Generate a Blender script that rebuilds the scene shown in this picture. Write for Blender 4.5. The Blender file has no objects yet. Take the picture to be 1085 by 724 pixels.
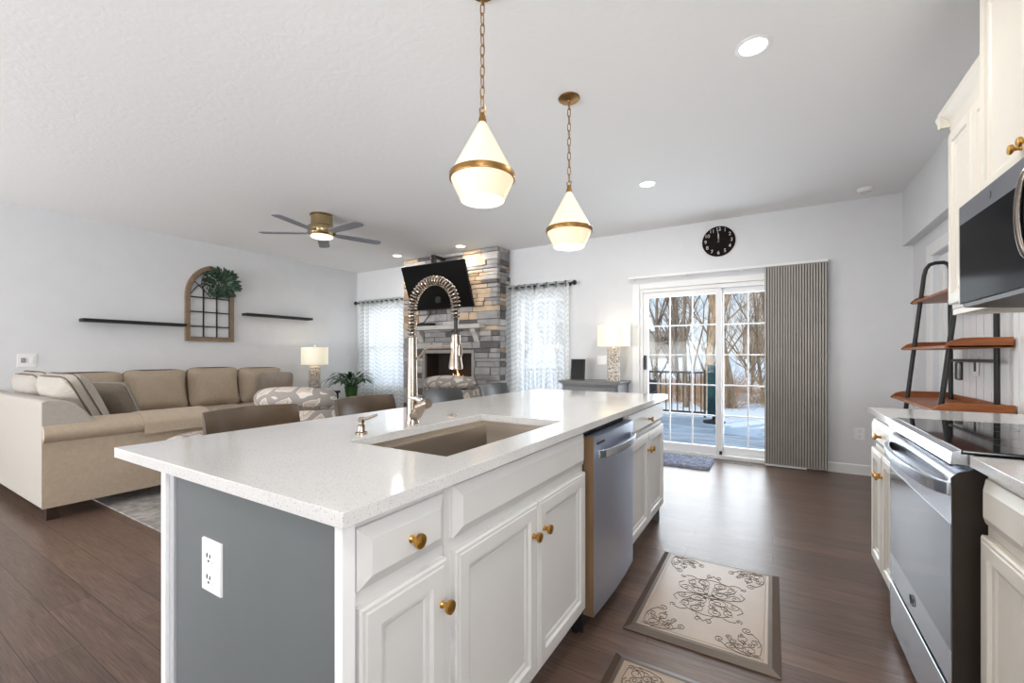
import bpy, bmesh, math, random
from mathutils import Vector, Matrix
random.seed(7)
SC = bpy.context.scene
COL = SC.collection
R = math.radians
PI = math.pi

# ------------------------------------------------------------------ camera, world, light, exposure
cam_d = bpy.data.cameras.new('camera')
cam = bpy.data.objects.new('camera', cam_d); COL.objects.link(cam)
cam.location = (0, 0, 1.19)
cam.rotation_euler = (R(90), 0, R(31.1))
cam_d.sensor_width = 36.0
cam_d.lens = 458.0 / 1085.0 * 36.0
cam_d.shift_y = 15.5 / 1085.0
cam_d.clip_start = 0.02
cam_d.clip_end = 400
SC.camera = cam

SC.view_settings.view_transform = 'Standard'
SC.view_settings.look = 'None'
SC.view_settings.exposure = 0.18
SC.view_settings.gamma = 1.0
SC.view_settings.use_curve_mapping = False

W = bpy.data.worlds.new('winter_sky'); SC.world = W
W.use_nodes = True
nt = W.node_tree; nt.nodes.clear()
tc = nt.nodes.new('ShaderNodeTexCoord'); sx = nt.nodes.new('ShaderNodeSeparateXYZ')
cr = nt.nodes.new('ShaderNodeValToRGB'); bg = nt.nodes.new('ShaderNodeBackground'); wo = nt.nodes.new('ShaderNodeOutputWorld')
cr.color_ramp.elements[0].position = 0.0; cr.color_ramp.elements[0].color = (0.86, 0.92, 0.98, 1)
cr.color_ramp.elements[1].position = 0.3; cr.color_ramp.elements[1].color = (0.50, 0.70, 0.95, 1)
nt.links.new(tc.outputs['Generated'], sx.inputs[0]); nt.links.new(sx.outputs['Z'], cr.inputs[0])
nt.links.new(cr.outputs[0], bg.inputs[0]); nt.links.new(bg.outputs[0], wo.inputs[0])
bg.inputs[1].default_value = 1.0

def area(name, loc, rot, sx_, sy_, power, color=(1, 1, 1), parent=None, disc=False):
    l = bpy.data.lights.new(name, 'AREA'); l.energy = power; l.color = color
    l.shape = 'DISK' if disc else 'RECTANGLE'; l.size = sx_
    if not disc: l.size_y = sy_
    o = bpy.data.objects.new(name, l); COL.objects.link(o)
    o.location = loc; o.rotation_euler = rot
    if parent: o.parent = parent
    return o

sun_d = bpy.data.lights.new('sun', 'SUN'); sun_d.energy = 2.2; sun_d.angle = R(2); sun_d.color = (1, .93, .82)
sun = bpy.data.objects.new('sun', sun_d); COL.objects.link(sun)
sun.rotation_euler = (R(58), 0, R(-28))         # low winter sun from behind the house
# added fill lamps out of view behind and beside the camera, no windows there
FILL_TINT = (.975, .985, 1.0)
FILL_TINT = (.975, .985, 1.0)
area('rear_fill_up', (-3.8, -4.7, 1.2), (R(128), 0, 0), 5.2, 2.0, 195, FILL_TINT)  # unseen fill aimed upward to brighten the ceiling
l_ = area('rear_fill_far', (-3.6, -4.85, 1.3), (R(110), 0, 0), 5.6, 2.0, 115, FILL_TINT); l_.data.spread = R(100)  # narrower unseen fill for the far ceiling and walls
area('kitchen_fill', (1.1, -.55, 1.6), (R(116), 0, R(50)), 1.2, 1.1, 58, FILL_TINT)  # unseen fill added to brighten the island fronts and kitchen ceiling
area('left_side_fill', (-6.6, -1.2, 1.3), (R(115), 0, R(-60)), 2.4, 1.8, 30, FILL_TINT)  # unseen fill added on the left, behind the view
# daylight entering through the glass door and the two curtained windows
area('daylight_glass_door', (-.55, 5.9, 1.1), (R(-90), 0, 0), 1.6, 1.8, 60, (.88, .94, 1.0))
area('daylight_window', (-2.82, 5.9, 1.4), (R(-90), 0, 0), .8, 1.3, 9, (.94, .96, 1.0))
area('daylight_window_b', (-6.0, 5.9, 1.4), (R(-90), 0, 0), .8, 1.3, 9, (.94, .96, 1.0))

# ------------------------------------------------------------------ materials
def lin(c):
    c /= 255.0
    return c / 12.92 if c <= .04045 else ((c + .055) / 1.055) ** 2.4
def rgb(r, g, b): return (lin(r), lin(g), lin(b), 1)
MATS = {}
class N:
    def __init__(s, name):
        s.m = bpy.data.materials.new(name); s.m.use_nodes = True
        s.t = s.m.node_tree; s.t.nodes.clear()
        s.o = s.n('ShaderNodeOutputMaterial')
    def n(s, k, **kw):
        x = s.t.nodes.new(k)
        for a, v in kw.items(): setattr(x, a, v)
        return x
    def l(s, a, b): s.t.links.new(a, b)
    def coords(s, scale=(1, 1, 1), rot=(0, 0, 0), loc=(0, 0, 0)):
        t = s.n('ShaderNodeTexCoord'); m = s.n('ShaderNodeMapping')
        m.inputs['Scale'].default_value = scale; m.inputs['Rotation'].default_value = rot; m.inputs['Location'].default_value = loc
        s.l(t.outputs['Object'], m.inputs[0]); return m.outputs[0]
    def noise(s, vec, scale, detail=3, rough=.55, dist=0):
        x = s.n('ShaderNodeTexNoise'); s.l(vec, x.inputs['Vector'])
        x.inputs['Scale'].default_value = scale; x.inputs['Detail'].default_value = detail
        x.inputs['Roughness'].default_value = rough; x.inputs['Distortion'].default_value = dist
        return x.outputs[0]
    def ramp(s, fac, stops, interp='LINEAR'):
        x = s.n('ShaderNodeValToRGB'); s.l(fac, x.inputs[0]); e = x.color_ramp.elements
        x.color_ramp.interpolation = interp
        e[0].position, e[0].color = stops[0]; e[1].position, e[1].color = stops[1]
        for p, c in stops[2:]:
            q = e.new(p); q.color = c
        return x.outputs[0]
    def mix(s, fac, a, b, mode='MIX'):
        x = s.n('ShaderNodeMix', data_type='RGBA', blend_type=mode)
        if isinstance(fac, float): x.inputs[0].default_value = fac
        else: s.l(fac, x.inputs[0])
        for v, i in ((a, 6), (b, 7)):
            if isinstance(v, tuple): x.inputs[i].default_value = v
            else: s.l(v, x.inputs[i])
        return x.outputs[2]
    def bump(s, h, strength, dist=.01):
        x = s.n('ShaderNodeBump'); x.inputs['Strength'].default_value = strength; x.inputs['Distance'].default_value = dist
        s.l(h, x.inputs['Height']); return x.outputs[0]
    def bsdf(s, color, rough=.5, metal=0., normal=None, spec=.5, coat=0., aniso=0., sheen=0.):
        b = s.n('ShaderNodeBsdfPrincipled')
        if isinstance(color, tuple): b.inputs['Base Color'].default_value = color
        else: s.l(color, b.inputs['Base Color'])
        if isinstance(rough, (int, float)): b.inputs['Roughness'].default_value = rough
        else: s.l(rough, b.inputs['Roughness'])
        b.inputs['Metallic'].default_value = metal
        b.inputs['Specular IOR Level'].default_value = spec
        b.inputs['Coat Weight'].default_value = coat
        b.inputs['Sheen Weight'].default_value = sheen
        b.inputs['Anisotropic'].default_value = aniso
        if normal is not None: s.l(normal, b.inputs['Normal'])
        s.l(b.outputs[0], s.o.inputs[0]); s.b = b
        return s.m

def plain(name, c, rough=.5, metal=0., bump=0., bscale=200, vary=.06, vscale=6, **k):
    if name in MATS: return MATS[name]
    x = N(name); v = x.coords()
    n1 = x.noise(v, vscale, 4)
    dark = tuple(q * (1 - vary) for q in c[:3]) + (1,); lite = tuple(min(1, q * (1 + vary)) for q in c[:3]) + (1,)
    col = x.ramp(n1, [(.3, dark), (.7, lite)])
    nm = x.bump(x.noise(v, bscale, 2), bump, .002) if bump else None
    MATS[name] = x.bsdf(col, rough, metal, nm, **k); return MATS[name]

def emit(name, c, strength, base=None):
    x = N(name); b = x.n('ShaderNodeBsdfPrincipled')
    b.inputs['Base Color'].default_value = base or c; b.inputs['Roughness'].default_value = .4
    b.inputs['Emission Color'].default_value = c; b.inputs['Emission Strength'].default_value = strength
    x.l(b.outputs[0], x.o.inputs[0]); return x.m

def m_ceiling():
    x = N('textured_ceiling'); v = x.coords()
    n1 = x.noise(v, 11, 4, .55, 1.6); n2 = x.noise(v, 34, 3)
    h = x.mix(.3, n1, n2)
    return x.bsdf(rgb(244, 244, 244), .9, 0, x.bump(h, .2, .012), spec=.2)
def m_floor():
    x = N('vinyl_plank_floor'); v = x.coords((1, 1, 1))
    b = x.n('ShaderNodeTexBrick'); x.l(v, b.inputs['Vector'])
    b.offset = .37; b.offset_frequency = 2
    b.inputs['Scale'].default_value = 1; b.inputs['Mortar Size'].default_value = .0016; b.inputs['Mortar Smooth'].default_value = .2
    b.inputs['Brick Width'].default_value = 1.22; b.inputs['Row Height'].default_value = .152
    b.inputs['Color1'].default_value = (0, 0, 0, 1); b.inputs['Color2'].default_value = (1, 1, 1, 1); b.inputs['Mortar'].default_value = (.5, .5, .5, 1)
    tone = x.n('ShaderNodeSeparateColor'); x.l(b.outputs['Color'], tone.inputs[0])
    g = x.coords((1.1, 11, 1)); n1 = x.noise(g, 2.2, 7, .62, 1.1)
    g2 = x.coords((2, 60, 1)); n2 = x.noise(g2, 3, 4, .6, .4)
    base = x.ramp(n1, [(.25, rgb(70, 51, 42)), (.75, rgb(122, 98, 84)), (.5, rgb(94, 73, 62))])
    base = x.mix(.38, base, x.ramp(n2, [(.3, rgb(54, 41, 35)), (.7, rgb(142, 121, 110))]))
    pl = x.ramp(tone.outputs[0], [(0, (.80, .80, .80, 1)), (1, (1.12, 1.1, 1.08, 1))])
    base = x.mix(1.0, base, pl, 'MULTIPLY')
    base = x.mix(b.outputs['Fac'], base, rgb(48, 36, 30))
    rr = x.n('ShaderNodeMapRange'); x.l(n1, rr.inputs[0]); rr.inputs[3].default_value = .26; rr.inputs[4].default_value = .42
    return x.bsdf(base, rr.outputs[0], 0, x.bump(n2, .12, .003), spec=.5)
def m_quartz():
    x = N('speckled_quartz'); v = x.coords()
    vo = x.n('ShaderNodeTexVoronoi'); x.l(v, vo.inputs['Vector']); vo.inputs['Scale'].default_value = 330
    s1 = x.ramp(vo.outputs['Distance'], [(.16, rgb(120, 114, 110)), (.3, rgb(214, 213, 211))])
    vo2 = x.n('ShaderNodeTexVoronoi'); x.l(v, vo2.inputs['Vector']); vo2.inputs['Scale'].default_value = 120
    s2 = x.ramp(vo2.outputs['Distance'], [(.13, rgb(120, 112, 106)), (.20, rgb(255, 255, 255))])
    n1 = x.noise(v, 5, 5)
    c = x.mix(.5, rgb(213, 212, 210), s1); c = x.mix(.55, c, s2, 'MULTIPLY')
    c = x.mix(x.ramp(n1, [(.45, (0, 0, 0, 1)), (.75, (.3, .3, .3, 1))]), c, rgb(198, 196, 194))
    return x.bsdf(c, .09, 0, None, spec=.5)
def m_steel(name, c=(168, 168, 170), rough=.28, axis=2):
    x = N(name); sc = [220, 220, 220]; sc[axis] = 3
    v = x.coords(tuple(sc)); n1 = x.noise(v, 1.0, 3)
    a = tuple(q * .95 for q in rgb(*c)[:3]) + (1,)
    col = x.ramp(n1, [(.3, a), (.7, rgb(*c))])
    rr = x.n('ShaderNodeMapRange'); x.l(n1, rr.inputs[0]); rr.inputs[3].default_value = rough * .8; rr.inputs[4].default_value = rough * 1.25
    return x.bsdf(col, rr.outputs[0], 1.0, x.bump(n1, .012, .0006))
def m_weave(name, c1, c2, scale=260):
    x = N(name); v = x.coords()
    w = x.n('ShaderNodeTexChecker'); x.l(v, w.inputs['Vector']); w.inputs['Scale'].default_value = scale
    n1 = x.noise(v, 40, 4); n2 = x.noise(v, 3.5, 3)
    f = x.mix(.5, n1, w.outputs['Fac'])
    c = x.ramp(f, [(.25, c1), (.8, c2)])
    return x.bsdf(c, .92, 0, x.bump(x.mix(.6, n2, n1), .3, .01), spec=.15, sheen=.1)
def m_leafpattern():
    x = N('leaf_print_fabric'); v = x.coords((1, 1, 1), (.4, .5, .7))
    d = x.n('ShaderNodeTexNoise'); x.l(v, d.inputs['Vector']); d.inputs['Scale'].default_value = 5
    vv = x.n('ShaderNodeVectorMath', operation='MULTIPLY_ADD'); x.l(d.outputs['Color'], vv.inputs[0])
    vv.inputs[1].default_value = (.10, .10, .10); x.l(v, vv.inputs[2])
    sc = x.n('ShaderNodeMapping'); x.l(vv.outputs[0], sc.inputs[0]); sc.inputs['Scale'].default_value = (1.0, 1.0, 1.5)
    vo = x.n('ShaderNodeTexVoronoi', feature='DISTANCE_TO_EDGE'); x.l(sc.outputs[0], vo.inputs['Vector']); vo.inputs['Scale'].default_value = 5.4
    leaf = x.ramp(vo.outputs['Distance'], [(.0, rgb(152, 145, 140)), (.12, rgb(216, 209, 201)), (.15, rgb(194, 182, 170)), (.225, rgb(150, 138, 128)), (.24, rgb(200, 189, 178)), (.33, rgb(140, 130, 122)), (.345, rgb(196, 184, 174))], 'CONSTANT')
    n1 = x.noise(x.coords(), 160, 2)
    return x.bsdf(leaf, .9, 0, x.bump(n1, .2, .003), spec=.2)
def m_wood(name, c1, c2, scale=(2, 24, 24), rough=.4):
    x = N(name); v = x.coords(scale); n1 = x.noise(v, 1.3, 6, .6, 1.4)
    c = x.ramp(n1, [(.3, rgb(*c1)), (.7, rgb(*c2))])
    return x.bsdf(c, rough, 0, x.bump(n1, .15, .004))
def m_sheer():
    x = N('sheer_chevron_curtain'); t = x.n('ShaderNodeTexCoord')
    sp = x.n('ShaderNodeSeparateXYZ'); x.l(t.outputs['Object'], sp.inputs[0])
    def math_(op, a, b=None):
        q = x.n('ShaderNodeMath', operation=op)
        for v_, i in ((a, 0), (b, 1)):
            if v_ is None: continue
            if isinstance(v_, (int, float)): q.inputs[i].default_value = v_
            else: x.l(v_, q.inputs[i])
        return q.outputs[0]
    zig = math_('PINGPONG', math_('MULTIPLY', sp.outputs['X'], 1.0), .07)
    s = math_('ADD', sp.outputs['Z'], zig)
    band = math_('PINGPONG', s, .035)
    f = math_('GREATER_THAN', band, .019)
    lw = x.n('ShaderNodeLayerWeight'); lw.inputs['Blend'].default_value = .35
    dens = math_('ADD', math_('MULTIPLY', f, .09), .50)
    dens = math_('MINIMUM', math_('ADD', dens, math_('MULTIPLY', lw.outputs['Facing'], .45)), 1.0)
    tr = x.n('ShaderNodeBsdfTransparent'); tl = x.n('ShaderNodeBsdfTranslucent'); df = x.n('ShaderNodeBsdfDiffuse')
    col = x.mix(f, rgb(240, 244, 245), rgb(248, 250, 250))
    x.l(col, tl.inputs[0]); x.l(col, df.inputs[0])
    m1 = x.n('ShaderNodeMixShader'); m1.inputs[0].default_value = .5; x.l(tl.outputs[0], m1.inputs[1]); x.l(df.outputs[0], m1.inputs[2])
    m2 = x.n('ShaderNodeMixShader'); x.l(dens, m2.inputs[0]); x.l(tr.outputs[0], m2.inputs[1]); x.l(m1.outputs[0], m2.inputs[2])
    x.l(m2.outputs[0], x.o.inputs[0]); return x.m
def m_glass(name='window_glass', refl=.3):
    x = N(name); tr = x.n('ShaderNodeBsdfTransparent'); gl = x.n('ShaderNodeBsdfGlossy'); gl.inputs['Roughness'].default_value = .02
    tr.inputs[0].default_value = (.97, .98, .98, 1)
    fr = x.n('ShaderNodeFresnel'); fr.inputs[0].default_value = 1.45
    mu = x.n('ShaderNodeMath', operation='MULTIPLY'); x.l(fr.outputs[0], mu.inputs[0]); mu.inputs[1].default_value = refl
    mx = x.n('ShaderNodeMixShader'); x.l(mu.outputs[0], mx.inputs[0]); x.l(tr.outputs[0], mx.inputs[1]); x.l(gl.outputs[0], mx.inputs[2])
    x.l(mx.outputs[0], x.o.inputs[0]); return x.m
def m_milkglass():
    x = N('lit_milk_glass'); b = x.n('ShaderNodeBsdfPrincipled')
    b.inputs['Base Color'].default_value = rgb(240, 224, 198); b.inputs['Roughness'].default_value = .2
    t = x.n('ShaderNodeTexCoord'); sp = x.n('ShaderNodeSeparateXYZ'); x.l(t.outputs['Object'], sp.inputs[0])
    # bulb glow behind the glass: brightest round the lamp in the middle of the shade
    v = x.n('ShaderNodeVectorMath', operation='DISTANCE'); x.l(t.outputs['Object'], v.inputs[0]); v.inputs[1].default_value = (0, 0, 0)
    b.inputs['Emission Color'].default_value = rgb(255, 224, 176); b.inputs['Emission Strength'].default_value = .34
    x.l(b.outputs[0], x.o.inputs[0]); return x.m
def m_shagrug():
    x = N('blue_shag_pile'); v = x.coords(); n1 = x.noise(v, 45, 5, .7); n2 = x.noise(x.coords((3, 14, 1)), 3, 4)
    c = x.ramp(x.mix(.5, n1, n2), [(.35, rgb(84, 90, 114)), (.65, rgb(178, 184, 202))])
    return x.bsdf(c, .95, 0, x.bump(n1, .8, .02), spec=.1)
def m_arearug():
    x = N('faded_grey_rug'); v = x.coords(); n1 = x.noise(v, 2.4, 6, .7, .6); n2 = x.noise(v, 18, 5, .7)
    c = x.ramp(x.mix(.5, n1, n2), [(.36, rgb(118, 114, 112)), (.62, rgb(188, 184, 180))])
    return x.bsdf(c, .95, 0, x.bump(n2, .3, .005), spec=.1)
def m_deck():
    x = N('frosted_deck_boards'); v = x.coords()
    b = x.n('ShaderNodeTexBrick'); x.l(v, b.inputs['Vector']); b.inputs['Scale'].default_value = 1
    b.inputs['Brick Width'].default_value = 3.6; b.inputs['Row Height'].default_value = .145; b.inputs['Mortar Size'].default_value = .007
    b.inputs['Color1'].default_value = rgb(172, 174, 178); b.inputs['Color2'].default_value = rgb(192, 193, 196); b.inputs['Mortar'].default_value = rgb(140, 144, 150)
    n1 = x.noise(x.coords((.6, 2.5, 1)), 2.2, 6, .7)
    c = x.mix(x.ramp(n1, [(.42, (0, 0, 0, 1)), (.62, (1, 1, 1, 1))]), b.outputs['Color'], rgb(224, 225, 228))
    return x.bsdf(c, .7, 0, None, spec=.3)
def m_snow():
    x = N('snow'); v = x.coords(); n1 = x.noise(v, .8, 6)
    g = x.noise(v, 2.2, 6, .7)
    c = x.mix(x.ramp(g, [(.60, (0, 0, 0, 1)), (.68, (1, 1, 1, 1))]), rgb(240, 243, 248), rgb(168, 140, 112))
    return x.bsdf(c, .8, 0, x.bump(n1, .5, .3), spec=.2)
def m_bark(name, a, b_):
    x = N(name); v = x.coords((6, 6, 1.2)); n1 = x.noise(v, 3, 6, .7)
    return x.bsdf(x.ramp(n1, [(.3, rgb(*a)), (.7, rgb(*b_))]), .9, 0, x.bump(n1, .5, .03), spec=.1)
def m_coral():
    x = N('mottled_shell_lamp_base'); v = x.coords(); vo = x.n('ShaderNodeTexVoronoi'); x.l(v, vo.inputs['Vector']); vo.inputs['Scale'].default_value = 38
    n1 = x.noise(v, 30, 4)
    c = x.ramp(x.mix(.4, vo.outputs['Distance'], n1), [(.2, rgb(120, 98, 82)), (.55, rgb(222, 214, 204)), (.38, rgb(176, 160, 146))])
    return x.bsdf(c, .5, 0, x.bump(vo.outputs['Distance'], .9, .02))
def m_leather(name, c):
    x = N(name); v = x.coords(); n1 = x.noise(v, 180, 3); n2 = x.noise(v, 7, 3)
    d = tuple(q * .7 for q in rgb(*c)[:3]) + (1,)
    return x.bsdf(x.ramp(n2, [(.3, d), (.7, rgb(*c))]), .36, 0, x.bump(n1, .15, .002))
def m_flame():
    x = N('flame'); e = x.n('ShaderNodeEmission'); v = x.coords(); sp = x.n('ShaderNodeSeparateXYZ'); x.l(v, sp.inputs[0])
    n1 = x.noise(v, 14, 2)
    x.l(x.ramp(n1, [(.35, (1, .16, .02, 1)), (.65, (1, .72, .25, 1))]), e.inputs[0]); e.inputs[1].default_value = 2.6
    x.l(e.outputs[0], x.o.inputs[0]); return x.m

M = dict(
    wall=plain('painted_grey_wall', rgb(224, 225, 227), .85, bump=.15, bscale=120, vary=.015, spec=.2),
    ceiling=m_ceiling(), floor=m_floor(), trim=plain('white_trim_paint', rgb(238, 238, 238), .4, vary=.01),
    quartz=m_quartz(), cab=plain('light_grey_cabinet_paint', rgb(212, 211, 209), .38, bump=.05, vary=.015),
    creamcab=plain('cream_cabinet_paint', rgb(220, 215, 205), .38, bump=.05, vary=.015),
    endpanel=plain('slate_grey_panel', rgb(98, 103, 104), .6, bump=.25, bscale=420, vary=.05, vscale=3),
    white=plain('white_plastic', rgb(240, 240, 240), .35, vary=.01), dark=plain('black_slot', rgb(24, 24, 24), .5),
    brass=plain('brushed_brass', rgb(200, 152, 78), .28, 1.0, vary=.08, vscale=60),
    antbrass=plain('antique_brass', rgb(160, 124, 76), .32, 1.0, vary=.1, vscale=40),
    fanbrass=plain('fan_antique_brass', rgb(176, 156, 120), .25, 1.0, vary=.1, vscale=30),
    nickel=m_steel('brushed_nickel', (172, 158, 144), .22), steel=m_steel('brushed_steel', (208, 211, 217), .24, 1),
    dwsteel=m_steel('dishwasher_steel', (196, 206, 226), .36, 2), sink=m_steel('sink_steel', (196, 186, 174), .42, 1),
    chrome=plain('chrome', rgb(220, 220, 220), .12, 1.0), dkbrown=plain('dark_metal_side', rgb(52, 44, 38), .45, .2),
    bronze=plain('warm_edge_trim', rgb(140, 112, 84), .4, .4),
    black=plain('black_metal', rgb(44, 44, 45), .45, .3), matteblack=plain('matte_black', rgb(20, 20, 21), .6),
    glassblack=plain('black_ceramic_glass', rgb(16, 16, 18), .04, spec=.6), ovenglass=plain('oven_door_glass', rgb(112, 117, 125), .09, .45, spec=.9, vary=.02),
    mwglass=plain('microwave_glass', rgb(36, 37, 39), .12, spec=.004),
    screen=plain('tv_screen', rgb(9, 9, 10), .28, spec=.25),
    sofa=m_weave('tan_sofa_weave', rgb(164, 147, 128), rgb(198, 182, 162)), sofa_pale_lit=m_weave('pale_lit_sofa_weave', rgb(160, 154, 145), rgb(190, 184, 176)),  # second weave is the same sofa fabric, painted paler as if lit
    pillow=m_weave('taupe_pillow_weave', rgb(120, 110, 98), rgb(162, 150, 136)), piping=plain('sofa_piping', rgb(98, 82, 66), .9),
    leaf_fabric=m_leafpattern(), leather=m_leather('brown_leather', (76, 55, 32)), leatherb=m_leather('charcoal_leather', (58, 57, 56)),
    stoolwood=m_wood('dark_stool_wood', (40, 28, 22), (66, 48, 38)),
    framewood=m_wood('weathered_frame_wood', (112, 92, 70), (150, 128, 102)), shelfwood=m_wood('warm_shelf_wood', (112, 58, 24), (172, 100, 46), (2.2, 14, 14)),
    paleknob=m_wood('pale_knob_wood', (206, 176, 140), (226, 200, 166)),
    sheer=m_sheer(), glass=m_glass(), milk=m_milkglass(),
    bulb=emit('lamp_glow', rgb(255, 246, 225), 6), canlens=emit('downlight_lens', rgb(255, 250, 240), 9), fanlens=emit('fan_light_lens', rgb(255, 244, 222), 1.6),
    shade=emit('lit_lamp_shade', rgb(255, 244, 214), .34, rgb(240, 232, 214)),
    shagrug=m_shagrug(), arearug=m_arearug(), deck=m_deck(), snow=m_snow(),
    bark=m_bark('tan_bark', (128, 104, 82), (204, 176, 144)), bark2=m_bark('grey_bark', (104, 90, 78), (166, 148, 128)), twig=m_bark('brown_twigs', (168, 128, 94), (218, 182, 146)),
    coral=m_coral(), dresser=plain('grey_dresser_paint', rgb(126, 128, 130), .5, vary=.05), dressertop=plain('dark_grey_dresser_top', rgb(112, 113, 114), .4),
    green=plain('leaf_green', rgb(52, 84, 54), .5, vary=.4, vscale=30), sage=plain('sage_leaf', rgb(62, 86, 66), .55, vary=.45, vscale=40), potgreen=plain('green_glazed_pot', rgb(60, 98, 44), .3, vary=.2),
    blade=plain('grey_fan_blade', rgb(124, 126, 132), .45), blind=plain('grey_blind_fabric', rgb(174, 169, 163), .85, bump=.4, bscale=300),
    blind_shaded=plain('shaded_blind_fold', rgb(116, 111, 106), .9),  # blind fabric again, darkened to paint shade into the folds
    umbrella=plain('teal_canvas', rgb(28, 62, 66), .8), mat=plain('taupe_rubber_mat', rgb(158, 139, 121), .36, bump=.15, bscale=80, vary=.06), matedge=plain('brown_mat_edge', rgb(84, 69, 57), .42),
    matline=plain('dark_relief_line', rgb(74, 62, 54), .5), firebrick=plain('dark_firebrick', rgb(42, 34, 30), .85, vary=.3), flame=m_flame(),
    mantel=plain('pale_stone_mantel', rgb(196, 192, 188), .8, bump=.5, bscale=40, vary=.08), surround=plain('metal_fire_surround', rgb(150, 146, 140), .5),
    numeral=plain('pale_numeral', rgb(214, 206, 200), .5), clockface=plain('dark_clock_face', rgb(20, 14, 13), .7, spec=.15),
    housea=plain('grey_siding', rgb(170, 160, 150), .8), roof=plain('snowy_roof', rgb(236, 240, 245), .8), patio=plain('patio_dark_metal', rgb(58, 54, 52), .5),
)
STONES = [plain('ledgestone_grey', rgb(150, 148, 148), .85, bump=.7, bscale=30, vary=.18), plain('ledgestone_dark', rgb(98, 94, 92), .85, bump=.7, bscale=30, vary=.2),
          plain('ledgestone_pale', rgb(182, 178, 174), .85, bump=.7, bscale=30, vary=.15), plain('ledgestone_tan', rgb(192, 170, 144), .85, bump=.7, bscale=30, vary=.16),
          plain('ledgestone_rust', rgb(160, 134, 108), .85, bump=.7, bscale=30, vary=.18)]

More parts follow.
